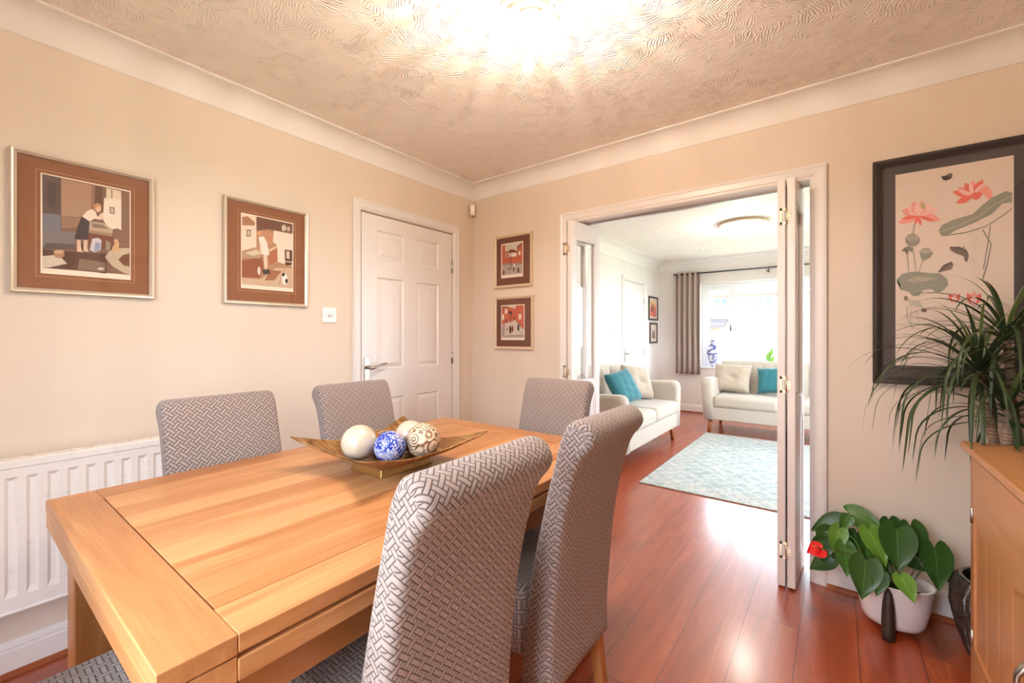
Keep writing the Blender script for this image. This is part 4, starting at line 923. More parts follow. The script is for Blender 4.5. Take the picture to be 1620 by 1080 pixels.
g = G(); g.lathe([(0, 0), (0.155, 0), (0.155, -0.018), (0.14, -0.024), (0, -0.024)], seg=40); g.build('ceiling_plate', M['chrome'], lp)
g = G()
for r, z in ((0.200, -0.045), (0.135, -0.045)):
    g.tube([(r*math.cos(math.tau*k/40), r*math.sin(math.tau*k/40), z) for k in range(41)], 0.004, 8)
for k in range(4):
    a = k*math.pi/2; g.tube([(0.12*math.cos(a), 0.12*math.sin(a), -0.02), (0.2*math.cos(a), 0.2*math.sin(a), -0.045)], 0.004, 8)
g.build('bead_ring', M['chrome'], lp)
NS = 30
for k in range(NS):
    a = math.tau*k/NS; g = G(); n = 9
    for i in range(n):
        t = i/(n-1); r = 0.200*math.cos(t*math.pi/2*0.86); z = -0.055-0.105*math.sin(t*math.pi/2)
        g.ball((r*math.cos(a), r*math.sin(a), z), 0.0115 if i < 6 else 0.008, seg=10, rings=7)
    g.build('bead_strand', M['crystal'], lp)
for k in range(5):
    a = k*math.tau/5+0.3; g = G(); g.lathe([(0, 0), (0.008, 0.002), (0.009, 0.02), (0.007, 0.04), (0, 0.042)], (0.085*math.cos(a), 0.085*math.sin(a), -0.098), 12)
    g.build('bulb', m_glow('hot_bulb', (1.0, 0.86, 0.66), 60) if k == 0 else bpy.data.materials['hot_bulb'], lp)

ll = empty('ceiling_lamp', (1.575, 2.49, ZC), label='frosted glass cone ceiling lamp in the lounge', cat='ceiling lamp')
g = G(); g.lathe([(0, 0), (0.225, 0), (0.235, -0.008), (0.235, -0.022), (0.225, -0.028), (0, -0.028)], seg=48); g.build('lamp_rim', flat(s2l(196, 172, 146), 0.35), ll)
g = G(); g.lathe([(0.215, -0.028), (0.228, -0.040), (0.222, -0.062), (0.17, -0.095), (0.09, -0.130), (0.018, -0.160), (0.006, -0.172), (0, -0.174)], seg=48); g.build('lamp_shade', m_glow('lit_frosted_glass', (1.0, 0.97, 0.92), 1.3), ll)
g = G()
for a in (math.radians(250), math.radians(330)): g.box(0.226*math.cos(a)-0.004, 0.226*math.cos(a)+0.004, 0.226*math.sin(a)-0.004, 0.226*math.sin(a)+0.004, -0.062, -0.034)
g.build('clip', M['darksteel'], ll)

# ------------------------------------------------------------ sofas (local: front edge at y=0 facing -y, centre x=0)
def rounded(g, x0, x1, y0, y1, z0, z1, r, seg=4): g.box(x0, x1, y0, y1, z0, z1, bev=r, seg=seg)
def cushion_seat(x0, x1):
    g = G(); rounded(g, x0, x1, -0.008, 0.64, 0.325, 0.470, 0.045, 5)
    for v in g.bm.verts:
        u = (v.co.x-(x0+x1)/2)/((x1-x0)/2); w = (v.co.y-0.31)/0.32
        if v.co.z > 0.40: v.co.z += 0.022*(1-min(1, abs(u))**2)*(1-min(1, abs(w))**2)
    return g
def sofa_back(hw):
    g = G(); ch = 12
    def fn(u, v):
        # u along the width, v round the section: front bottom, up, over the top, down the rear
        x = -hw+2*hw*u
        path = [(0.600, 0.40), (0.615, 0.50), (0.640, 0.62), (0.662, 0.74), (0.678, 0.825), (0.692, 0.862), (0.722, 0.880), (0.768, 0.878), (0.800, 0.855), (0.812, 0.80), (0.812, 0.55), (0.808, 0.30), (0.800, 0.172)]
        t = v*(len(path)-1); i = min(int(t), len(path)-2); f = t-i; y = path[i][0]*(1-f)+path[i+1][0]*f; z = path[i][1]*(1-f)+path[i+1][1]*f
        if y < 0.70 and z < 0.87:
            s_ = abs(math.sin(u*math.pi*ch)); dip = 0.016*(1-s_)**2.2; y += dip*min(1, max(0, (0.87-z)/0.08))
            c = abs(u-0.5); y += 0.020*max(0, 1-c/0.014)
        e = min(u, 1-u)
        return (x, y, z-0.012*max(0, 1-e/0.03) if z > 0.8 else z)
    V = g.surf(fn, 120, 30)
    g.f([r for r in V[0]][::-1]); g.f([r for r in V[-1]]); g.poly([fn(0, 0), fn(1, 0), fn(1, 1), fn(0, 1)]); return g
def sofa_arm(s, hw=0.845):
    g = G(); n = 14; th = 0.135
    prof = [(0.0, 0.175), (-0.004, 0.40), (-0.006, 0.60), (0.006, 0.655), (0.030, 0.682), (0.070, 0.690), (0.40, 0.675), (0.74, 0.655), (0.80, 0.650), (0.805, 0.175)]   # (y, z) round the arm seen from its side
    rows = [(-th/2, 0.030), (-th/2+0.010, 0.010), (-th/2+0.030, 0.0), (th/2-0.030, 0.0), (th/2-0.010, 0.010), (th/2, 0.030)]
    V = []
    for xo, ins in rows:
        row = []
        for y, z in prof:
            yy = y+ins if y < 0.05 else (y-ins if y > 0.78 else y); zz = z-ins if z > 0.3 else z
            fl = 0.028*(z-0.17)/0.5; row.append(g.v((s*(hw-th/2+xo+fl-0.028), yy, zz)))
        V.append(row)
    for A, B_ in zip(V, V[1:]):
        for k in range(len(prof)): g.f([A[k], A[(k+1) % len(prof)], B_[(k+1) % len(prof)], B_[k]], smooth=True)
    g.f(V[0][::-1]); g.f(V[-1]); return g
def make_sofa(loc, rz, lab):
    s = empty('sofa', loc, rz, lab, 'sofa', 'cream two-seat sofas')
    g = G(); rounded(g, -0.72, 0.72, 0.006, 0.79, 0.172, 0.330, 0.014, 3); g.build('base', M['sofa'], s)
    sofa_back(0.735).build('backrest', M['sofa'], s)
    for k in (-1, 1): sofa_arm(k).build('armrest', M['sofa'], s)
    cushion_seat(-0.708, -0.003).build('seat_cushion', M['sofa'], s); cushion_seat(0.003, 0.708).build('seat_cushion', M['sofa'], s)
    for x in (-1, 1):
        for y in (0.085, 0.735):
            g = G(); dx = x*0.018; dy = -0.012 if y < 0.4 else 0.012
            g.tube([(x*0.745, y, 0.18), (x*0.745+dx, y+dy, 0.0)], [0.029, 0.018], 14); g.build('leg', M['sofaleg'], s)
    return s
M['sofaleg'] = m_oak('chestnut_leg', 'Z', bx='X', base=(0.36, 0.12, 0.035), light=(0.46, 0.18, 0.06), dark=(0.2, 0.06, 0.02))
far_sofa = make_sofa((1.838, 3.165, 0), 0, 'cream two-seat sofa under the lounge window, facing the dining room')
side_sofa = copy_tree(far_sofa); side_sofa.location = (0.905, 1.790, 0); side_sofa.rotation_euler = (0, 0, R(90)); side_sofa['label'] = 'cream two-seat sofa along the left lounge wall, seen side on'
def pillow(name, loc, rot, w, h, t, mat, lab, tuft=0.0):
    g = G()
    def face(sg):
        def fn(u, v):
            x, y = 2*u-1, 2*v-1; k = (max(0, 1-x**4)*max(0, 1-y**4))**0.5
            pin = 1-0.07*(1-abs(x))*abs(y)**3-0.0; px = x*w/2*(1-0.06*(1-x*x*0)*(1-abs(y))**0*(abs(x))*(1-y*y)); pz = y*h/2*(1-0.06*abs(y)*(1-x*x))
            d = t/2*k*(1-tuft*math.exp(-(x*x+y*y)/0.05)); wr = 0.004*math.sin(9*x+5*y)*math.sin(7*y-3*x)*k
            return (px, sg*(d+wr), pz)
        return fn
    g.surf(face(-1), 24, 24); g.surf(face(1), 24, 24); bmesh.ops.remove_doubles(g.bm, verts=g.bm.verts, dist=1e-4)
    o = g.build(name, mat, None, loc, smooth=True); o.rotation_euler = rot; return tag(o, lab, 'cushion', 'scatter cushions')
pillow('scatter_cushion', (1.275, 3.590, 0.668), (R(-20), R(3), R(3)), 0.43, 0.37, 0.17, M['sofacush'], 'sand coloured cushion on the sofa under the window', 0.35)
pillow('scatter_cushion', (1.735, 3.605, 0.660), (R(-22), R(-6), R(-8)), 0.36, 0.34, 0.15, M['teal'], 'teal velvet cushion on the sofa under the window')
pillow('scatter_cushion', (0.500, 2.30, 0.675), (R(-24), R(7), R(68)), 0.42, 0.40, 0.17, M['sofacush'], 'sand tufted cushion leaning in the side sofa by its far arm', 0.5)
pillow('scatter_cushion', (0.540, 1.80, 0.665), (R(-28), R(-8), R(78)), 0.40, 0.38, 0.15, M['teal'], 'teal velvet cushion next to the sand cushion on the side sofa')

# ------------------------------------------------------------ rug
def m_rug():
    q = N('faded_persian_rug'); p = q.obj(); X = q.xyz(p)
    a = q.noise(q.scale(p, (1, 1, 1)), 9, 5, 0.7, 1.5); b = q.noise(p, 60, 4, 0.7)
    sx = q.math('SINE', q.math('MULTIPLY', X[0], 42)); sy = q.math('SINE', q.math('MULTIPLY', X[1], 42)); d = q.smooth(q.math('ABSOLUTE', q.math('ADD', sx, sy)), 0.15, 0.55)
    ex = q.math('ABSOLUTE', X[0]); ey = q.math('ABSOLUTE', X[1]); bd = q.math('MAXIMUM', q.smooth(ex, 0.60, 0.62), q.smooth(ey, 0.94, 0.96))
    v = q.n('ShaderNodeTexVoronoi', feature='DISTANCE_TO_EDGE'); q.lk(p, v.inputs['Vector']); v.inputs['Scale'].default_value = 16; ve = q.smooth(v.outputs['Distance'], 0.02, 0.12)
    c = q.mix(q.smooth(a, 0.35, 0.65), (0.30, 0.37, 0.38), (0.52, 0.55, 0.53)); c = q.mix(q.math('MULTIPLY', q.math('SUBTRACT', 1, d), 0.45), c, (0.66, 0.66, 0.62))
    c = q.mix(q.math('MULTIPLY', bd, q.math('MULTIPLY', q.math('SUBTRACT', 1, ve), 0.6)), c, (0.62, 0.55, 0.46)); c = q.mix(q.math('MULTIPLY', q.smooth(b, 0.5, 0.62), 0.55), c, (0.20, 0.27, 0.31))
    q.set(col=c, rough=0.95); q.bump(b, 0.4, 0.002); return q.m
g = G(); g.box(-0.80, 0.80, -1.14, 1.14, 0.0, 0.009, bev=0.003); o = g.build('rug', m_rug(), None, (1.862, 2.015, 0.0005)); tag(o, 'faded pale blue grey patterned rug on the lounge floor', 'rug')

# ------------------------------------------------------------ curtain and pole
g = G(); cx0, cx1, cz0, cz1 = 0.300, 0.672, 0.612, 2.215
def cfn(u, v):
    w = 1.0-0.16*v*0; x = cx0+(cx1-cx0)*u; amp = 0.050*(0.75+0.25*(1-v)); ph = u*math.tau*4.6
    return (x+0.012*math.sin(ph*2)*(1-v)*0.6, 4.495+amp*math.sin(ph+0.4*math.sin(3*v))-0.0, cz0+(cz1-cz0)*v)
g.surf(cfn, 110, 24); o = g.build('curtain', M['curtain'], None, smooth=True, mods=[('SOLIDIFY', dict(thickness=0.004, offset=0))]); tag(o, 'taupe eyelet curtain gathered at the left of the lounge window', 'curtain')
po = empty('curtain_pole', (1.75, 4.495, 2.190), label='dark metal curtain pole above the lounge window', cat='curtain pole')
g = G(); g.tube([(-1.45, 0, 0), (1.45, 0, 0)], 0.0125, 12); g.build('pole', M['darksteel'], po)
for s in (-1, 1):
    g = G(); o = g.lathe([(0.0, -0.03), (0.016, -0.03), (0.019, -0.01), (0.019, 0.012), (0.012, 0.02), (0.0, 0.022)], seg=16).build('finial', M['darksteel'], po, (s*1.463, 0, 0)); o.rotation_euler = (0, R(90)*s, 0)
for x in (-1.42, -0.175, 1.40):
    g = G(); g.box(x-0.008, x+0.008, -0.016, 0.104, -0.008, 0.008); g.box(x-0.014, x+0.014, 0.095, 0.104, -0.055, 0.03, bev=0.002); g.box(x-0.014, x+0.014, -0.018, 0.018, -0.05, -0.0, bev=0.003); g.build('bracket', M['darksteel'], po)

# ------------------------------------------------------------ jar and plant on the lounge sill
def m_china():
    q = N('blue_and_white_china'); p = q.obj(); f = q.noise(q.scale(p, (1, 1, 1)), 26, 3, 0.6, 1.8); v = q.n('ShaderNodeTexVoronoi'); q.lk(p, v.inputs['Vector']); v.inputs['Scale'].default_value = 17
    k = q.smooth(q.math('ADD', f, q.math('MULTIPLY', v.outputs['Distance'], 0.35)), 0.66, 0.72); c = q.mix(k, (0.80, 0.84, 0.90), (0.08, 0.10, 0.30))
    z = q.xyz(p)[2]; band = q.smooth(q.math('ABSOLUTE', q.math('SINE', q.math('MULTIPLY', z, 24))), 0.96, 0.985); c = q.mix(band, c, (0.08, 0.10, 0.30)); q.set(col=c, rough=0.15); return q.m
ja = empty('ginger_jar', (0.823, 4.630, WZ0), label='blue and white lidded china jar on the lounge window sill', cat='jar'); ch = m_china()
g = G(); g.lathe([(0, 0), (0.045, 0), (0.047, 0.02), (0.050, 0.05), (0.072, 0.12), (0.092, 0.20), (0.095, 0.26), (0.078, 0.315), (0.048, 0.335), (0.042, 0.345), (0.042, 0.365), (0, 0.365)], seg=36, sx=0.9, sy=0.9); g.build('jar_body', ch, ja)
g = G(); g.lathe([(0.0, 0.365), (0.050, 0.366), (0.050, 0.395), (0.040, 0.410), (0.020, 0.418), (0.010, 0.425), (0.013, 0.440), (0.008, 0.455), (0, 0.458)], seg=30); g.build('jar_lid', ch, ja)
M['leaf1'] = None
def m_leaf(name, c1, c2, rough=0.32, vein=True):
    q = N(name); p = q.obj(); f = q.noise(p, 22, 3)
    X = q.xyz(q.uv()); mid = q.smooth(q.math('ABSOLUTE', X[0]), 0.0, 0.05)
    c = q.mix(f, c1, c2)
    if vein:
        vn = q.math('ABSOLUTE', q.math('SINE', q.math('ADD', q.math('MULTIPLY', X[1], 24), q.math('MULTIPLY', q.math('ABSOLUTE', X[0]), -14)))); vs = q.smooth(vn, 0.0, 0.14)
        c = q.mix(q.math('MULTIPLY', mid, q.math('MULTIPLY_ADD', vs, 0.55, 0.45)), tuple(min(1, x*1.7+0.02) for x in c2), c)
    q.set(col=c, rough=rough, spec=0.4); q.bump(f, 0.1, 0.001)
    tl_ = q.n('ShaderNodeBsdfTranslucent'); q.put(tl_.inputs[0], tuple(min(1, x*1.3) for x in c2)); mx = q.n('ShaderNodeMixShader'); mx.inputs[0].default_value = 0.12
    q.lk(q.b.outputs[0], mx.inputs[1]); q.lk(tl_.outputs[0], mx.inputs[2]); q.lk(mx.outputs[0], q.o.inputs[0]); return q.m
M['lg'] = m_leaf('dark_glossy_leaf', (0.018, 0.060, 0.012), (0.045, 0.125, 0.022)); M['lb'] = m_leaf('young_green_leaf', (0.085, 0.21, 0.022), (0.15, 0.32, 0.045))
M['ld'] = m_leaf('dragon_tree_leaf', (0.018, 0.038, 0.016), (0.055, 0.085, 0.032), 0.38, vein=False)
M['ly'] = m_leaf('young_dragon_tree_leaf', (0.10, 0.16, 0.05), (0.18, 0.24, 0.08), 0.4, vein=False)
def heart_leaf(base, tip, w, lift=0.25, curl=0.02):
    """heart-shaped leaf between stalk joint and tip, cupped and drooping, facing the room"""
    b, t = Vector(base), Vector(tip); ax = t-b; L = ax.length; ax.normalize(); face = Vector((0.25, -0.9, 0.35+lift)).normalized()
    sd = ax.cross(face).normalized(); nr = sd.cross(ax).normalized()
    outl = [(-0.16, 0.22), (-0.20, 0.40), (-0.15, 0.62), (-0.04, 0.84), (0.10, 0.98), (0.26, 1.0), (0.42, 0.90), (0.58, 0.70), (0.74, 0.46), (0.88, 0.22), (1.0, 0.0)]
    g = G(); nv = 6; rows = []
    for k, (s, h) in enumerate(outl):
        s0 = max(0.0, s) if k > 3 else 0.0+0.0*k
        row = []
        for j in range(-nv, nv+1):
            q = j/nv; a = abs(q); ss = s0*(1-a)+s*a if k <= 4 else s
            x = ss*L; y = q*h*w/2; z = -0.10*w*(q*q)*(-1)-0.18*L*max(0, ss)**2-0.05*L*(a**2)*0.5+curl*0.0
            row.append((b+ax*x+sd*y+nr*z, (q, ss)))
        rows.append(row)
    V = [[g.v(p) for p, _ in r] for r in rows]
    for i in range(len(rows)-1):
        for j in range(2*nv): g.f([V[i][j], V[i][j+1], V[i+1][j+1], V[i+1][j]], uvs=[rows[i][j][1], rows[i][j+1][1], rows[i+1][j+1][1], rows[i+1][j][1]], smooth=True)
    bmesh.ops.remove_doubles(g.bm, verts=g.bm.verts, dist=1e-4); return g
sp = empty('potted_plant', (1.585, 4.650, WZ0), label='small leafy plant on the lounge window sill behind the sofa', cat='plant')
g = G(); g.lathe([(0, 0), (0.040, 0), (0.052, 0.08), (0.047, 0.08), (0.044, 0.07), (0, 0.07)], seg=24); g.build('pot', M['upvc'], sp)
for k, (dx, dy, dz, w) in enumerate(((0.03, -0.02, 0.30, 0.05), (-0.035, 0.0, 0.22, 0.05), (0.05, 0.01, 0.20, 0.045), (-0.01, -0.035, 0.25, 0.05), (0.0, 0.03, 0.18, 0.04))):
    g = heart_leaf((dx*0.5, dy*0.5, dz-0.10), (dx, dy, dz), w); g.tube([(0, 0, 0.06), (dx*0.5, dy*0.5, dz-0.10)], 0.002, 6); g.build('leaf', M['lb'], sp)

# ------------------------------------------------------------ anthurium in its white planter
PX, PY = 2.556, -0.215
an = empty('potted_anthurium', (PX, PY, 0), label='anthurium with one red flower in a white oval planter', cat='plant')
def loc_(p): return (p[0]-PX, p[1]-PY, p[2])
g = G(); g.lathe([(0, 0.022), (0.070, 0.022), (0.088, 0.030), (0.098, 0.050), (0.112, 0.120), (0.122, 0.200), (0.124, 0.206), (0.118, 0.206), (0.112, 0.180), (0.104, 0.150), (0, 0.150)], seg=48, sx=1.04, sy=0.78); g.build('planter', m_gloss('white_ceramic', (0.80, 0.79, 0.80), 0.35), an)
g = G(); g.lathe([(0, 0.156), (0.060, 0.160), (0.104, 0.156), (0.104, 0.148), (0, 0.148)], seg=30, sx=1.04, sy=0.78); g.build('soil', flat((0.03, 0.018, 0.012), 0.95), an)
darkw = m_oak('smoked_wood', 'Z', base=(0.040, 0.024, 0.017), light=(0.065, 0.040, 0.028), dark=(0.02, 0.012, 0.01), rough=0.5)
for s in (-1, 1):
    g = G(); yb = s*0.098; g.tube([(-0.022, yb*1.06, 0.0), (-0.022, yb*1.02, 0.03), (-0.022, yb*1.0, 0.08), (-0.022, yb*1.0, 0.14), (-0.022, yb*1.0, 0.185), (-0.022, yb*0.97, 0.202)], [0.020, 0.022, 0.022, 0.019, 0.012, 0.003], 14); g.build('leg', darkw, an)
LV = [((2.383,-0.130,0.375),(2.270,-0.160,0.310),0.088,0),((2.413,-0.100,0.405),(2.540,-0.140,0.385),0.100,1),((2.345,-0.150,0.325),(2.296,-0.170,0.247),0.085,0),((2.379,-0.180,0.352),(2.357,-0.220,0.254),0.075,2),
((2.397,-0.200,0.292),(2.409,-0.260,0.183),0.084,1),((2.463,-0.352,0.308),(2.453,-0.414,0.174),0.114,0),((2.510,-0.352,0.269),(2.496,-0.395,0.196),0.058,0),((2.480,-0.220,0.388),(2.536,-0.280,0.275),0.092,2),
((2.567,-0.220,0.415),(2.572,-0.300,0.270),0.130,0),((2.617,-0.140,0.415),(2.652,-0.180,0.290),0.098,0),((2.682,-0.200,0.365),(2.698,-0.240,0.209),0.108,0),((2.715,-0.120,0.285),(2.742,-0.140,0.208),0.06,0),
((2.569,-0.352,0.278),(2.605,-0.409,0.220),0.070,2),((2.351,-0.160,0.208),(2.267,-0.180,0.133),0.080,0),((2.370,-0.150,0.250),(2.369,-0.170,0.180),0.05,1),((2.492,-0.200,0.284),(2.555,-0.250,0.230),0.070,1),
((2.601,-0.140,0.275),(2.665,-0.160,0.248),0.055,0),((2.463,-0.140,0.308),(2.495,-0.180,0.226),0.075,0),((2.410,-0.150,0.404),(2.387,-0.170,0.345),0.055,1),((2.440,-0.120,0.330),(2.425,-0.150,0.260),0.07,0),
((2.551,-0.110,0.415),(2.568,-0.130,0.343),0.08,0),((2.535,-0.150,0.300),(2.530,-0.190,0.210),0.08,0),((2.315,-0.185,0.285),(2.325,-0.220,0.200),0.085,0)]
for i, (b, t, w, m) in enumerate(LV):
    g = heart_leaf(loc_(b), loc_(t), w); c = (PX+0.25*(b[0]-PX), PY+0.2*(b[1]-PY), 0.155)
    mid = tuple(a*0.4+d*0.6 for a, d in zip(c, b)); mid = (mid[0], mid[1], mid[2]+0.05)
    g.tube([loc_(c), loc_(mid), loc_(b)], 0.0018, 6); g.build('leaf', M['lg'] if m == 0 else (M['lb'] if m == 2 else bpy.data.materials.get('mid_green_leaf') or m_leaf('mid_green_leaf', (0.035, 0.105, 0.015), (0.075, 0.19, 0.03))), an)
fp = (2.305, -0.215, 0.262)
g = heart_leaf(loc_((2.315, -0.235, 0.262)), loc_((2.262, -0.265, 0.248)), 0.078, lift=0.9)
redm = flat((0.75, 0.010, 0.012), 0.16, name='glossy_red_spathe', coat=0.5); g.build('flower', redm, an)
g = G(); g.tube([loc_((2.312, -0.240, 0.264)), loc_((2.298, -0.262, 0.280)), loc_((2.284, -0.272, 0.286))], [0.0045, 0.004, 0.002], 8); g.build('spadix', flat((0.75, 0.22, 0.10), 0.4), an)
g = G(); g.tube([loc_((2.47, -0.20, 0.155)), loc_((2.42, -0.21, 0.26)), loc_((2.36, -0.225, 0.272)), loc_((2.314, -0.236, 0.262))], 0.0020, 6); g.build('stem', flat((0.10, 0.09, 0.02), 0.4), an)

# ------------------------------------------------------------ dragon tree in a black ribbed pot
QX, QY = 2.868, -0.245
dr = empty('potted_dragon_tree', (QX, QY, 0), label='tall spiky dragon tree in a black ribbed pot beside the sideboard', cat='plant')
g = G(); PR = [(0.085, 0.0), (0.100, 0.015), (0.128, 0.10), (0.148, 0.19), (0.146, 0.245), (0.132, 0.290), (0.124, 0.305), (0.114, 0.305), (0.112, 0.26)]
segs = 36
def potfn(u, v):
    t = v*(len(PR)-1); i = min(int(t), len(PR)-2); f = t-i; r = PR[i][0]*(1-f)+PR[i+1][0]*f; z = PR[i][1]*(1-f)+PR[i+1][1]*f
    r += 0.0050*math.sin(u*math.tau*segs+1.6*math.sin(z*34))*(1 if t < 5.5 else 0); return (r*math.cos(u*math.tau), r*math.sin(u*math.tau), z)
V = g.surf(potfn, 216, 40, close_u=True); g.f([r[0] for r in V][::-1])
q = N('black_ribbed_glaze'); fz = q.noise(q.obj(), 30, 3); q.set(col=q.mix(fz, (0.012, 0.010, 0.009), (0.05, 0.04, 0.034)), rough=0.12, coat=0.6); g.build('pot', q.m, dr)
g = G(); g.lathe([(0, 0.262), (0.112, 0.262), (0.112, 0.250), (0, 0.250)], seg=30); g.build('soil', flat((0.03, 0.018, 0.012), 0.95), dr)
q = N('ringed_bark'); X = q.xyz(q.obj()); rg = q.math('MULTIPLY_ADD', q.math('SINE', q.math('MULTIPLY', q.math('ADD', X[2], q.math('MULTIPLY', q.noise(q.obj(), 30, 2), 0.01)), 520)), 0.5, 0.5); fz = q.noise(q.obj(), 50, 3)
q.set(col=q.mix(fz, (0.20, 0.12, 0.075), (0.44, 0.32, 0.22)), rough=0.85); q.bump(rg, 0.8, 0.003); bark = q.m
HEADS = [((-0.075, -0.030, 1.085), 1.06, 40, [(-0.010, -0.010, 0.26), (-0.018, -0.010, 0.70), (-0.050, -0.020, 0.92)]),
         ((0.000, 0.010, 1.215), 1.0, 26, [(0.015, 0.012, 0.26), (0.008, 0.012, 0.75), (0.012, 0.012, 1.05)]),
         ((0.085, -0.035, 1.120), 0.9, 14, [(0.030, -0.020, 0.26), (0.020, -0.020, 0.66), (0.060, -0.028, 0.92)]),
         ((-0.015, -0.075, 0.955), 1.0, 20, [(-0.006, -0.030, 0.26), (0.0, -0.035, 0.66), (-0.010, -0.06, 0.84)])]
rng = random.Random(11)
def ribbon(p0, az, el, L, w, droop, g=None):
    g = g or G(); n = 16; p = Vector(p0); pit = el; rows = []; tw = rng.uniform(-0.5, 0.5)
    for i in range(n+1):
        t = i/n; d = Vector((math.cos(pit)*math.cos(az), math.cos(pit)*math.sin(az), math.sin(pit)))
        sd = Vector((-math.sin(az), math.cos(az), 0)); nr = sd.cross(d)
        ww = w*(0.75+0.25*math.sin(min(1, t*3)*math.pi/2))*max(0.0, 1-t**2.4)**0.8*0.5
        s2 = (sd*math.cos(tw*t)+nr*math.sin(tw*t))
        rows.append([p-s2*ww, p-nr*ww*0.25, p+s2*ww]); p = p+d*(L/n); pit = max(-1.45, pit-droop*(0.35+1.5*t)/n)
        # leaves rest against the two walls and stay clear of the sideboard top
        p.y = min(p.y, -QY-0.045); p.x = min(p.x, XR-QX-0.03)
        if p.x > SX-QX-0.01 and p.y < SY1-QY+0.01: p.z = max(p.z, SZ+0.006)
    V = [[g.v(a) for a in r] for r in rows]
    for i in range(n):
        for j in range(2): g.f([V[i][j], V[i][j+1], V[i+1][j+1], V[i+1][j]], uvs=[((j-1), i/n), (j, i/n), (j, (i+1)/n), ((j-1), (i+1)/n)], smooth=True)
    return g
small = G()
for (c, sc, nl, path) in HEADS:
    g = G(); g.tube(path+[c], [0.020, 0.017, 0.014, 0.010], 12); g.build('trunk', bark, dr)
    for k in range(nl*2):
        f = (k % nl)/nl; az = k*2.399963+rng.uniform(-0.25, 0.25); el = R(80)-R(88)*f**0.8+rng.uniform(-0.12, 0.12)
        L = (0.27+0.20*min(1, f*1.8))*sc*rng.uniform(0.85, 1.12); w = rng.uniform(0.011, 0.0165)
        zoff = 0.03-0.085*f; dd = rng.uniform(2.2, 3.4)*(0.35+0.9*f)
        p0 = (c[0]+0.008*math.cos(az), c[1]+0.008*math.sin(az), c[2]+zoff)
        if k < nl: ribbon(p0, az, el, L, w, dd).build('leaf', M['ly'] if f < 0.12 else M['ld'], dr)
        else: ribbon(p0, az, el, L*0.95, w*0.9, dd, small)
tag(small.build('inner_leaves', M['ld'], dr), kind='stuff')

# ------------------------------------------------------------ outside
q = N('lawn_and_paving'); f = q.noise(q.geo(), 3, 4); q.set(col=q.mix(q.smooth(f, 0.4, 0.6), (0.30, 0.30, 0.26), (0.20, 0.28, 0.12)), rough=0.95)
g = G(); g.box(-30, 34, -24, 44, -0.42, -0.12); struct('ground', g, q.m)
q = N('pink_brick_front'); b = q.n('ShaderNodeTexBrick'); q.lk(q.vec(q.xyz(q.obj())[0], q.xyz(q.obj())[2]), b.inputs['Vector']); b.inputs['Scale'].default_value = 4.2
b.inputs['Color1'].default_value = (0.26, 0.12, 0.09, 1); b.inputs['Color2'].default_value = (0.32, 0.17, 0.13, 1); b.inputs['Mortar'].default_value = (0.55, 0.48, 0.42, 1); b.inputs['Mortar Size'].default_value = 0.03
q.set(col=b.outputs['Color'], rough=0.9); brick = q.m
tile = N('roof_tiles'); X = tile.xyz(tile.obj()); w = tile.math('MULTIPLY_ADD', tile.math('SINE', tile.math('MULTIPLY', X[2], 48)), 0.5, 0.5); tile.set(col=tile.mix(w, (0.02, 0.02, 0.024), (0.07, 0.06, 0.065)), rough=0.8); tile = tile.m
hs = empty('house', (6.0, 26.0, 0), label='brick house with a tiled roof across the road, seen through the lounge window', cat='house')
g = G(); g.box(-20, 8, 0, 6, -0.12, 3.75); g.build('wall', brick, hs)
g = G(); g.hexa([(-20.4, -0.45, 3.70), (8.4, -0.45, 3.70), (8.4, 3, 5.8), (-20.4, 3, 5.8)], [(-20.4, -0.45, 3.80), (8.4, -0.45, 3.80), (8.4, 3.2, 5.9), (-20.4, 3.2, 5.9)]); g.build('roof', tile, hs)
g = G(); g.box(-20.4, 8.4, -0.5, -0.44, 3.64, 3.78); g.box(-20, 8, -0.05, 0.0, 2.60, 2.68); g.build('fascia_and_band', M['upvc'], hs)
g = G(); g.hexa([(-12.5, -1.2, 1.72), (-8.9, -1.2, 1.72), (-8.9, 0, 2.15), (-12.5, 0, 2.15)], [(-12.5, -1.2, 1.79), (-8.9, -1.2, 1.79), (-8.9, 0, 2.25), (-12.5, 0, 2.25)]); g.build('porch_roof', tile, hs)
q = N('dark_window_reflection'); f = q.noise(q.obj(), 1.5, 3); q.set(col=q.mix(f, (0.06, 0.075, 0.09), (0.16, 0.18, 0.20)), rough=0.7, spec=0.1); dwin = q.m
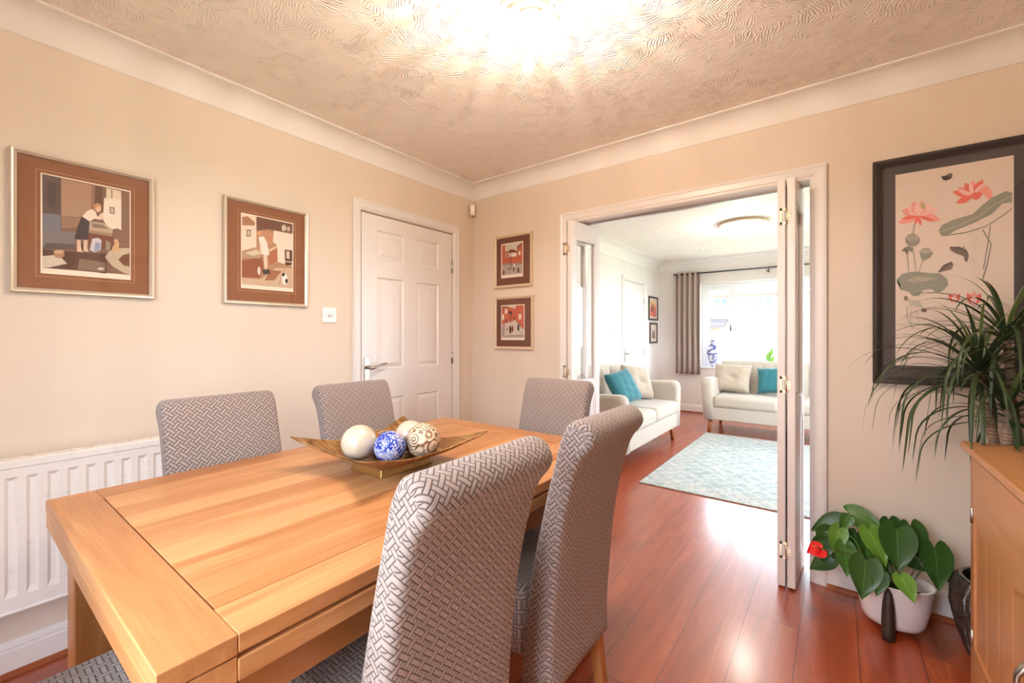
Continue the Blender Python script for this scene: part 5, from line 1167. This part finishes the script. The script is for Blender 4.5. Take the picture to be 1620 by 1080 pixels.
for x, z0, z1 in ((-11.6, 2.9, 3.5), (-9.3, 2.9, 3.5), (-7.0, 2.9, 3.5), (-6.0, 2.9, 3.5), (-3.0, 2.9, 3.5), (1.0, 2.9, 3.5), (5.0, 2.9, 3.5), (1.4, 0.8, 1.9), (-3.2, 0.8, 1.9)):
    g = G()
    for a, b_, c, d in ((x-0.38, x-0.33, z0, z1), (x+0.33, x+0.38, z0, z1), (x-0.38, x+0.38, z0, z0+0.07), (x-0.38, x+0.38, z1-0.07, z1), (x-0.03, x+0.03, z0, z1)): g.box(a, b_, -0.06, 0.0, c, d)
    wn = g.build('window', M['upvc'], hs); g = G(); g.box(x-0.34, x+0.34, -0.035, 0.0, z0+0.05, z1-0.05); g.build('pane', dwin, wn)
rl = empty('railing', (7.4, 17.0, -0.12), label='dark garden railing in front of the brick house', cat='railing')
for k in range(14):
    g = G(); g.box(-1.6+k*0.25, -1.56+k*0.25, -0.02, 0.02, 0, 1.15); g.build('upright', M['darksteel'], rl)
g = G(); g.box(-1.7, 1.8, -0.02, 0.02, 1.08, 1.14); g.box(-1.7, 1.8, -0.02, 0.02, 0.12, 0.17); g.build('rail', M['darksteel'], rl)
bm_leaf = m_leaf('bush_leaf', (0.04, 0.09, 0.012), (0.09, 0.17, 0.03), 0.6, vein=False)
rg2 = random.Random(4)
for (x, y, h, r, lab) in ((2.35, 12.0, 1.15, 0.55, 'round green bush in the front garden, seen beside the casement'), (3.9, 14.5, 1.25, 0.6, 'green bush further along the front garden, right of the window bar')):
    e = empty('bush', (x, y, -0.12), label=lab, cat='bush'); g = G()
    for k in range(900):
        a = rg2.uniform(0, math.tau); zz = rg2.uniform(-1, 1); rr = r*rg2.uniform(0.6, 1.05); s_ = math.sqrt(1-zz*zz); c = Vector((rr*s_*math.cos(a), rr*s_*math.sin(a), h*0.55+zz*h*0.5))
        d = Vector((rg2.uniform(-1, 1), rg2.uniform(-1, 1), rg2.uniform(-1, 1))).normalized(); e1 = d.orthogonal().normalized()*0.035; e2 = d.cross(e1).normalized()*0.055
        g.poly([c-e1, c+e2, c+e1, c-e2])
    g.build('foliage', bm_leaf, e); g = G(); g.tube([(0, 0, 0), (0.03, 0, h*0.5)], [0.03, 0.02], 8); g.build('stem', bark, e)

# unseen fence, added to cut the daylight entering by the garden doors
g = G()
for k in range(60): g.box(-4+k*0.16, -3.85+k*0.16, -8.02, -8.0, -0.12, 1.75)
g.box(-4, 5.6, -8.06, -8.02, 0.2, 0.3); g.box(-4, 5.6, -8.06, -8.02, 1.3, 1.4)
gf = g.build('light_blocking_fence', M['oak_edge']); tag(gf, 'unseen brown board fence added behind the camera to cut the garden daylight', 'fence')
